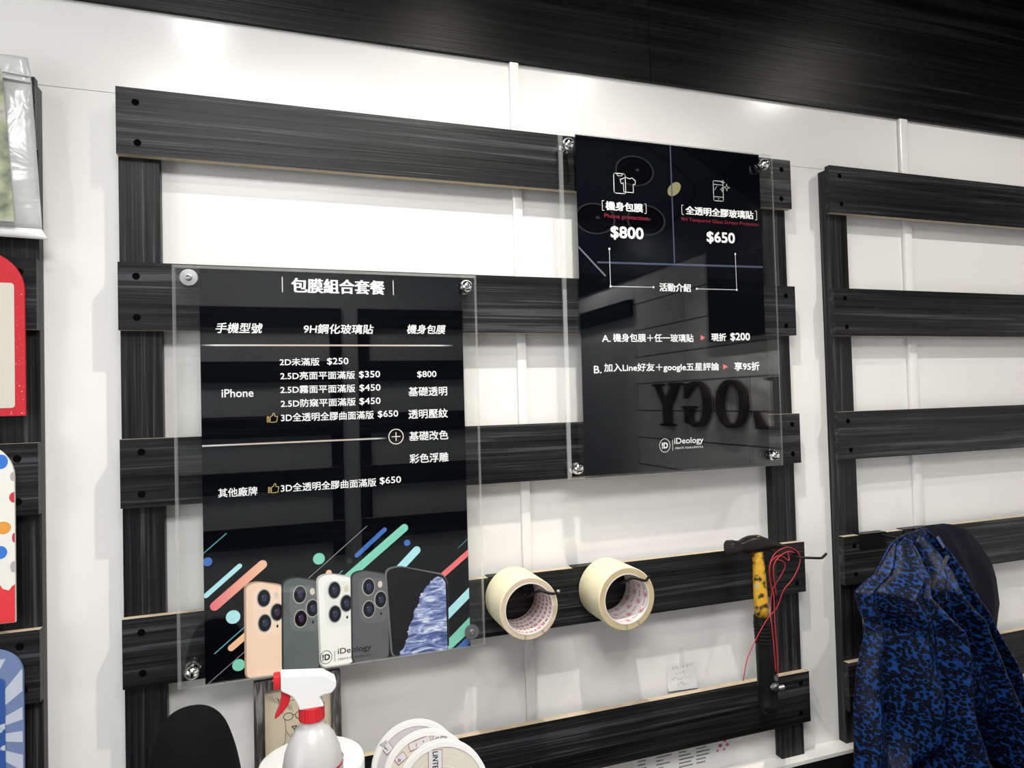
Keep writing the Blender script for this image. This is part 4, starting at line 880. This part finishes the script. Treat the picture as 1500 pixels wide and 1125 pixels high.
# white reels leaning side by side
M_FLANGE = plain('reel_white_plastic', (0.76, 0.75, 0.73), rough=.4); M_FILM = plain('reel_cream_film', (0.60, 0.57, 0.48), rough=.5); M_LAB = plain('label_paper', (0.62, 0.60, 0.63), rough=.6); M_LABR = plain('label_red_border', (0.35, 0.05, 0.05), rough=.6); M_MARK = plain('marker_black', (0.012, 0.012, 0.013), rough=.6)
def reel(label, cx, cy, r, lean, turn, marks, film=None):
    t = thing('film_reel', label, 'reel', (cx, cy, RZ), 'white film reels')
    # axis points towards the room and a little up
    cz = RZ+r*math.cos(lean)+.0075*math.sin(lean)+.0004
    d = Vector((math.sin(turn)*math.cos(lean), -math.cos(turn)*math.cos(lean), math.sin(lean))); o = Vector((cx, cy, cz)); Mx = axis_mat(o, d)
    s = .0145
    for z0 in (-s/2-.0012, s/2-.0012):
        bm = new(); lathe(bm, [(.012, z0), (r-.0006, z0), (r, z0+.0006), (r, z0+.0018), (r-.0006, z0+.0024), (r-.0065, z0+.0024), (r-.0072, z0+.0014), (.0220, z0+.0014), (.0215, z0+.0024), (.012, z0+.0024), (.012, z0)], Mx, 72); fl = obj('flange', bm, M_FLANGE, t, 35)
    bm = new(); lathe(bm, [(r-.009, -s/2+.0013), (r-.009, s/2-.0013)], Mx, 64); lathe(bm, [(.0122, s/2+.0003), (r-.0075, s/2+.0003)], Mx, 64, mi=0)
    lathe(bm, [(.0300, s/2+.00045), (.0306, s/2+.00045)], Mx, 64, mi=1); lathe(bm, [(.0420, s/2+.00045), (.0425, s/2+.00045)], Mx, 64, mi=1)
    obj('film', bm, [film or M_FILM, M_FLANGE], t, 35)
    lf = s/2+.0009
    # local axes in the face
    ux = Vector((math.cos(turn), math.sin(turn), 0)); uz = d.cross(ux)*-1
    if uz.z < 0: uz = -uz
    def L2(a, b, h): return o+ux*a+uz*b+d*h
    for (a, b, wd, hh, rot, word) in marks:
        c, q = math.cos(rot), math.sin(rot); loc = lambda p, z: (a+p*c-z*q, b+p*q+z*c)
        bm = new()
        for k, (w2, h2) in enumerate(((wd/2, hh/2), (wd/2-.0006, hh/2-.0006))):
            f = bm.faces.new([bm.verts.new(L2(*loc(p, z), lf+.0002+.0001*k)) for p, z in roundrect(-w2, w2, -h2, h2, .0012, 3)]); f.material_index = 1-k
        lb = obj('label', bm, [M_LAB, M_LABR], t, None)
        bm = new()
        if word:
            tb = new(); text(tb, word, -hh/2+.002, hh/2-.002, 0, wd*.5, 0, bold=.015)
            tb.verts.index_update(); mp = {v.index: bm.verts.new(L2(*loc(v.co.z, -v.co.x), lf+.0005)) for v in tb.verts}
            for f in tb.faces:
                try: bm.faces.new([mp[v.index] for v in f.verts])
                except ValueError: pass
            tb.free()
        else:
            rnd = random.Random(int(a*1e4)+3)
            for k in range(3):
                p0 = (rnd.uniform(-wd*.25, wd*.25), rnd.uniform(-hh*.15, hh*.2)); p1 = (p0[0]+rnd.uniform(-.003, .003), p0[1]-rnd.uniform(.001, .004)); e = [loc(*x) for x in capsule(p0, p1, .0008, 4)]
                bm.faces.new([bm.verts.new(L2(u, v, lf+.0005)) for u, v in e])
        obj('label_writing', bm, M_MARK, lb, None)
reel('white film reel at the back, leaning on the lowest slat', .3700, -.092, .0615, .24, -.10, [(-.0400, .034, .0120, .0170, .62, None)], plain('reel_grey_film', (0.50, 0.48, 0.50), rough=.5))
reel('white film reel in the middle of the three leaning reels', .3800, -.124, .0610, .24, -.10, [(-.010, .0470, .030, .010, .25, None), (.018, .050, .020, .006, -.1, None), (-.036, .032, .015, .010, .55, None)])
reel('white film reel in front with a lettered label', .3930, -.156, .0600, .22, -.10, [(-.0095, .0365, .0185, .0300, -.05, 'LINTEC')])

# ------------------------------------------------------------------ jackets
def lerp_edge(E, z):
    for a, b in zip(E, E[1:]):
        if a[1] >= z >= b[1]: u = (a[1]-z)/max(1e-6, a[1]-b[1]); return a[0]+(b[0]-a[0])*u
    return E[0][0] if z > E[0][1] else E[-1][0]
def cloth(name, Lf, Rt, ztop, zbot, yback, bulge, folds, nz=150, nx=150, seed=0):
    bm = new(); F, B = [], []
    for i in range(nz+1):
        v = i/nz; z = ztop+(zbot-ztop)*v; a, b = lerp_edge(Lf, z), lerp_edge(Rt, z); rf, rb = [], []
        g = min(1, v*6)**.5
        for j in range(nx+1):
            u = j/nx; x = a+(b-a)*u; e = max(0, math.sin(PI*u))**.55; d = bulge*g*e
            for fr, ph, am, sl in folds:
                s = math.sin(2*PI*(fr*u+ph+sl*v)+1.2*noise.noise((u*2+seed, v*2.5, fr)))
                d += am*e*min(1, .25+v*2.2)*(1-s*s) - am*.35*e
            d += .006*noise.noise((x*14+seed, 5, z*9))*e+.004*noise.noise((x*40+seed, 2, z*22))*e
            rf.append(bm.verts.new((x, yback-.003-max(0, d), z))); rb.append(bm.verts.new((x, yback, z)))
        F.append(rf); B.append(rb)
    for i in range(nz):
        for j in range(nx):
            bm.faces.new((F[i][j], F[i+1][j], F[i+1][j+1], F[i][j+1])); bm.faces.new((B[i][j], B[i][j+1], B[i+1][j+1], B[i+1][j]))
        for j in (0, nx): bm.faces.new((F[i][j], B[i][j], B[i+1][j], F[i+1][j]))
    for j in range(nx):
        for i in (0, nz): bm.faces.new((F[i][j], F[i][j+1], B[i][j+1], B[i][j]))
    return bm
def leopard():
    m, nt, b, L = nodes('blue_leopard_satin'); tc = nt.nodes.new('ShaderNodeTexCoord'); mp = nt.nodes.new('ShaderNodeMapping'); mp.inputs['Scale'].default_value = (250, 110, 165)
    n = nt.nodes.new('ShaderNodeTexNoise'); n.inputs['Scale'].default_value = 60; n.inputs['Detail'].default_value = 2; L.new(tc.outputs['Object'], n.inputs['Vector'])
    ad = nt.nodes.new('ShaderNodeMix'); ad.data_type = 'RGBA'; ad.blend_type = 'ADD'; ad.inputs[0].default_value = .9; L.new(tc.outputs['Object'], mp.inputs[0]); L.new(mp.outputs[0], ad.inputs[6]); L.new(n.outputs['Color'], ad.inputs[7])
    v = nt.nodes.new('ShaderNodeTexVoronoi'); v.inputs['Scale'].default_value = 1.0; L.new(ad.outputs[2], v.inputs['Vector'])
    rp = ramp(nt, [(0.0, (0.002, 0.010, 0.042)), (0.17, (0.003, 0.015, 0.065)), (0.25, (0.0008, 0.0012, 0.004)), (0.55, (0.0008, 0.0012, 0.004)), (0.64, (0.005, 0.032, 0.145)), (1, (0.008, 0.048, 0.21))]); L.new(v.outputs['Distance'], rp.inputs[0]); L.new(rp.outputs[0], b.inputs['Base Color'])
    b.inputs['Roughness'].default_value = .5; b.inputs['Specular IOR Level'].default_value = .25
    return m
t = thing('jacket', 'blue leopard-print jacket hanging on the right rack', 'jacket', (1.33, -0.035, 0.70))
BL = [(1.3360, 1.2110), (1.2990, 1.2058), (1.2700, 1.2000), (1.2478, 1.1880), (1.2299, 1.1663), (1.2069, 1.1401), (1.1750, 1.1220), (1.1605, 1.1120), (1.1692, 1.0797), (1.1802, 1.0582), (1.1815, 1.0419), (1.1709, 1.0112), (1.1585, 0.973), (1.1486, 0.911), (1.1456, 0.8224), (1.140, 0.78)]
BR = [(1.3363, 1.2110), (1.3521, 1.1950), (1.377, 1.1684), (1.3982, 1.1277), (1.4191, 1.0781), (1.4465, 1.0316), (1.4866, 0.9827), (1.5154, 0.9436), (1.5306, 0.9149), (1.5611, 0.8614), (1.5759, 0.7923), (1.58, 0.78)]
body = obj('body', cloth('body', BL, BR, 1.2105, 0.782, -0.086, .045, [(1.5, .12, .075, -.16), (2.9, .30, .048, .08), (6.3, .1, .010, .15)], seed=1), leopard(), t, True)
bm = new(); lathe(bm, [(0, 0), (.0042, 0), (.0046, .0012), (.0036, .0022), (.0022, .0014), (0, .0012)], axis_mat((1.316, -.168, 1.0115), (-.25, -1, .15)), 20); obj('snap_button', bm, M_STEEL, t, 40, label='silver snap button')
bm = new(); bmesh.ops.create_cube(bm, size=1); bmesh.ops.transform(bm, verts=bm.verts, matrix=Matrix.Translation((1.314, -.140, 1.158)) @ Matrix.Rotation(.22, 4, 'Y') @ Matrix.Rotation(.3, 4, 'X') @ Matrix.Diagonal((.0085, .001, .030, 1))); obj('care_label', bm, plain('grey_label', (.10, .10, .11), rough=.6), t, label='small grey cloth label')
bm = new(); bmesh.ops.create_cube(bm, size=1); bmesh.ops.transform(bm, verts=bm.verts, matrix=Matrix.Translation((1.334, -.118, 1.190)) @ Matrix.Rotation(-.65, 4, 'Y') @ Matrix.Diagonal((.006, .001, .026, 1))); obj('cloth_tag', bm, plain('blue_label', (.05, .10, .22), rough=.5), t, label='pale blue cloth tag')
NL = [(1.400, 1.2015), (1.375, 1.195), (1.355, 1.17), (1.34, 1.10), (1.35, 1.0), (1.38, .92), (1.40, .80)]
NR = [(1.4418, 1.2015), (1.475, 1.1965), (1.5068, 1.1851), (1.54, 1.1512), (1.57, 1.1117), (1.581, 1.0785), (1.5876, 1.0273), (1.5746, 0.9788), (1.5695, 0.92), (1.57, .80)]
tag(obj('jacket', cloth('jacket', NL, NR, 1.2010, 0.802, -0.034, .026, [(1.5, .2, .012, .1)], nz=90, nx=80, seed=7), plain('navy_cloth', (0.0028, 0.0035, 0.0090), rough=.8, spec=.2, bump=.2, noise_scale=300), None, True), 'plain dark navy jacket hanging behind the blue leopard-print one', 'jacket')
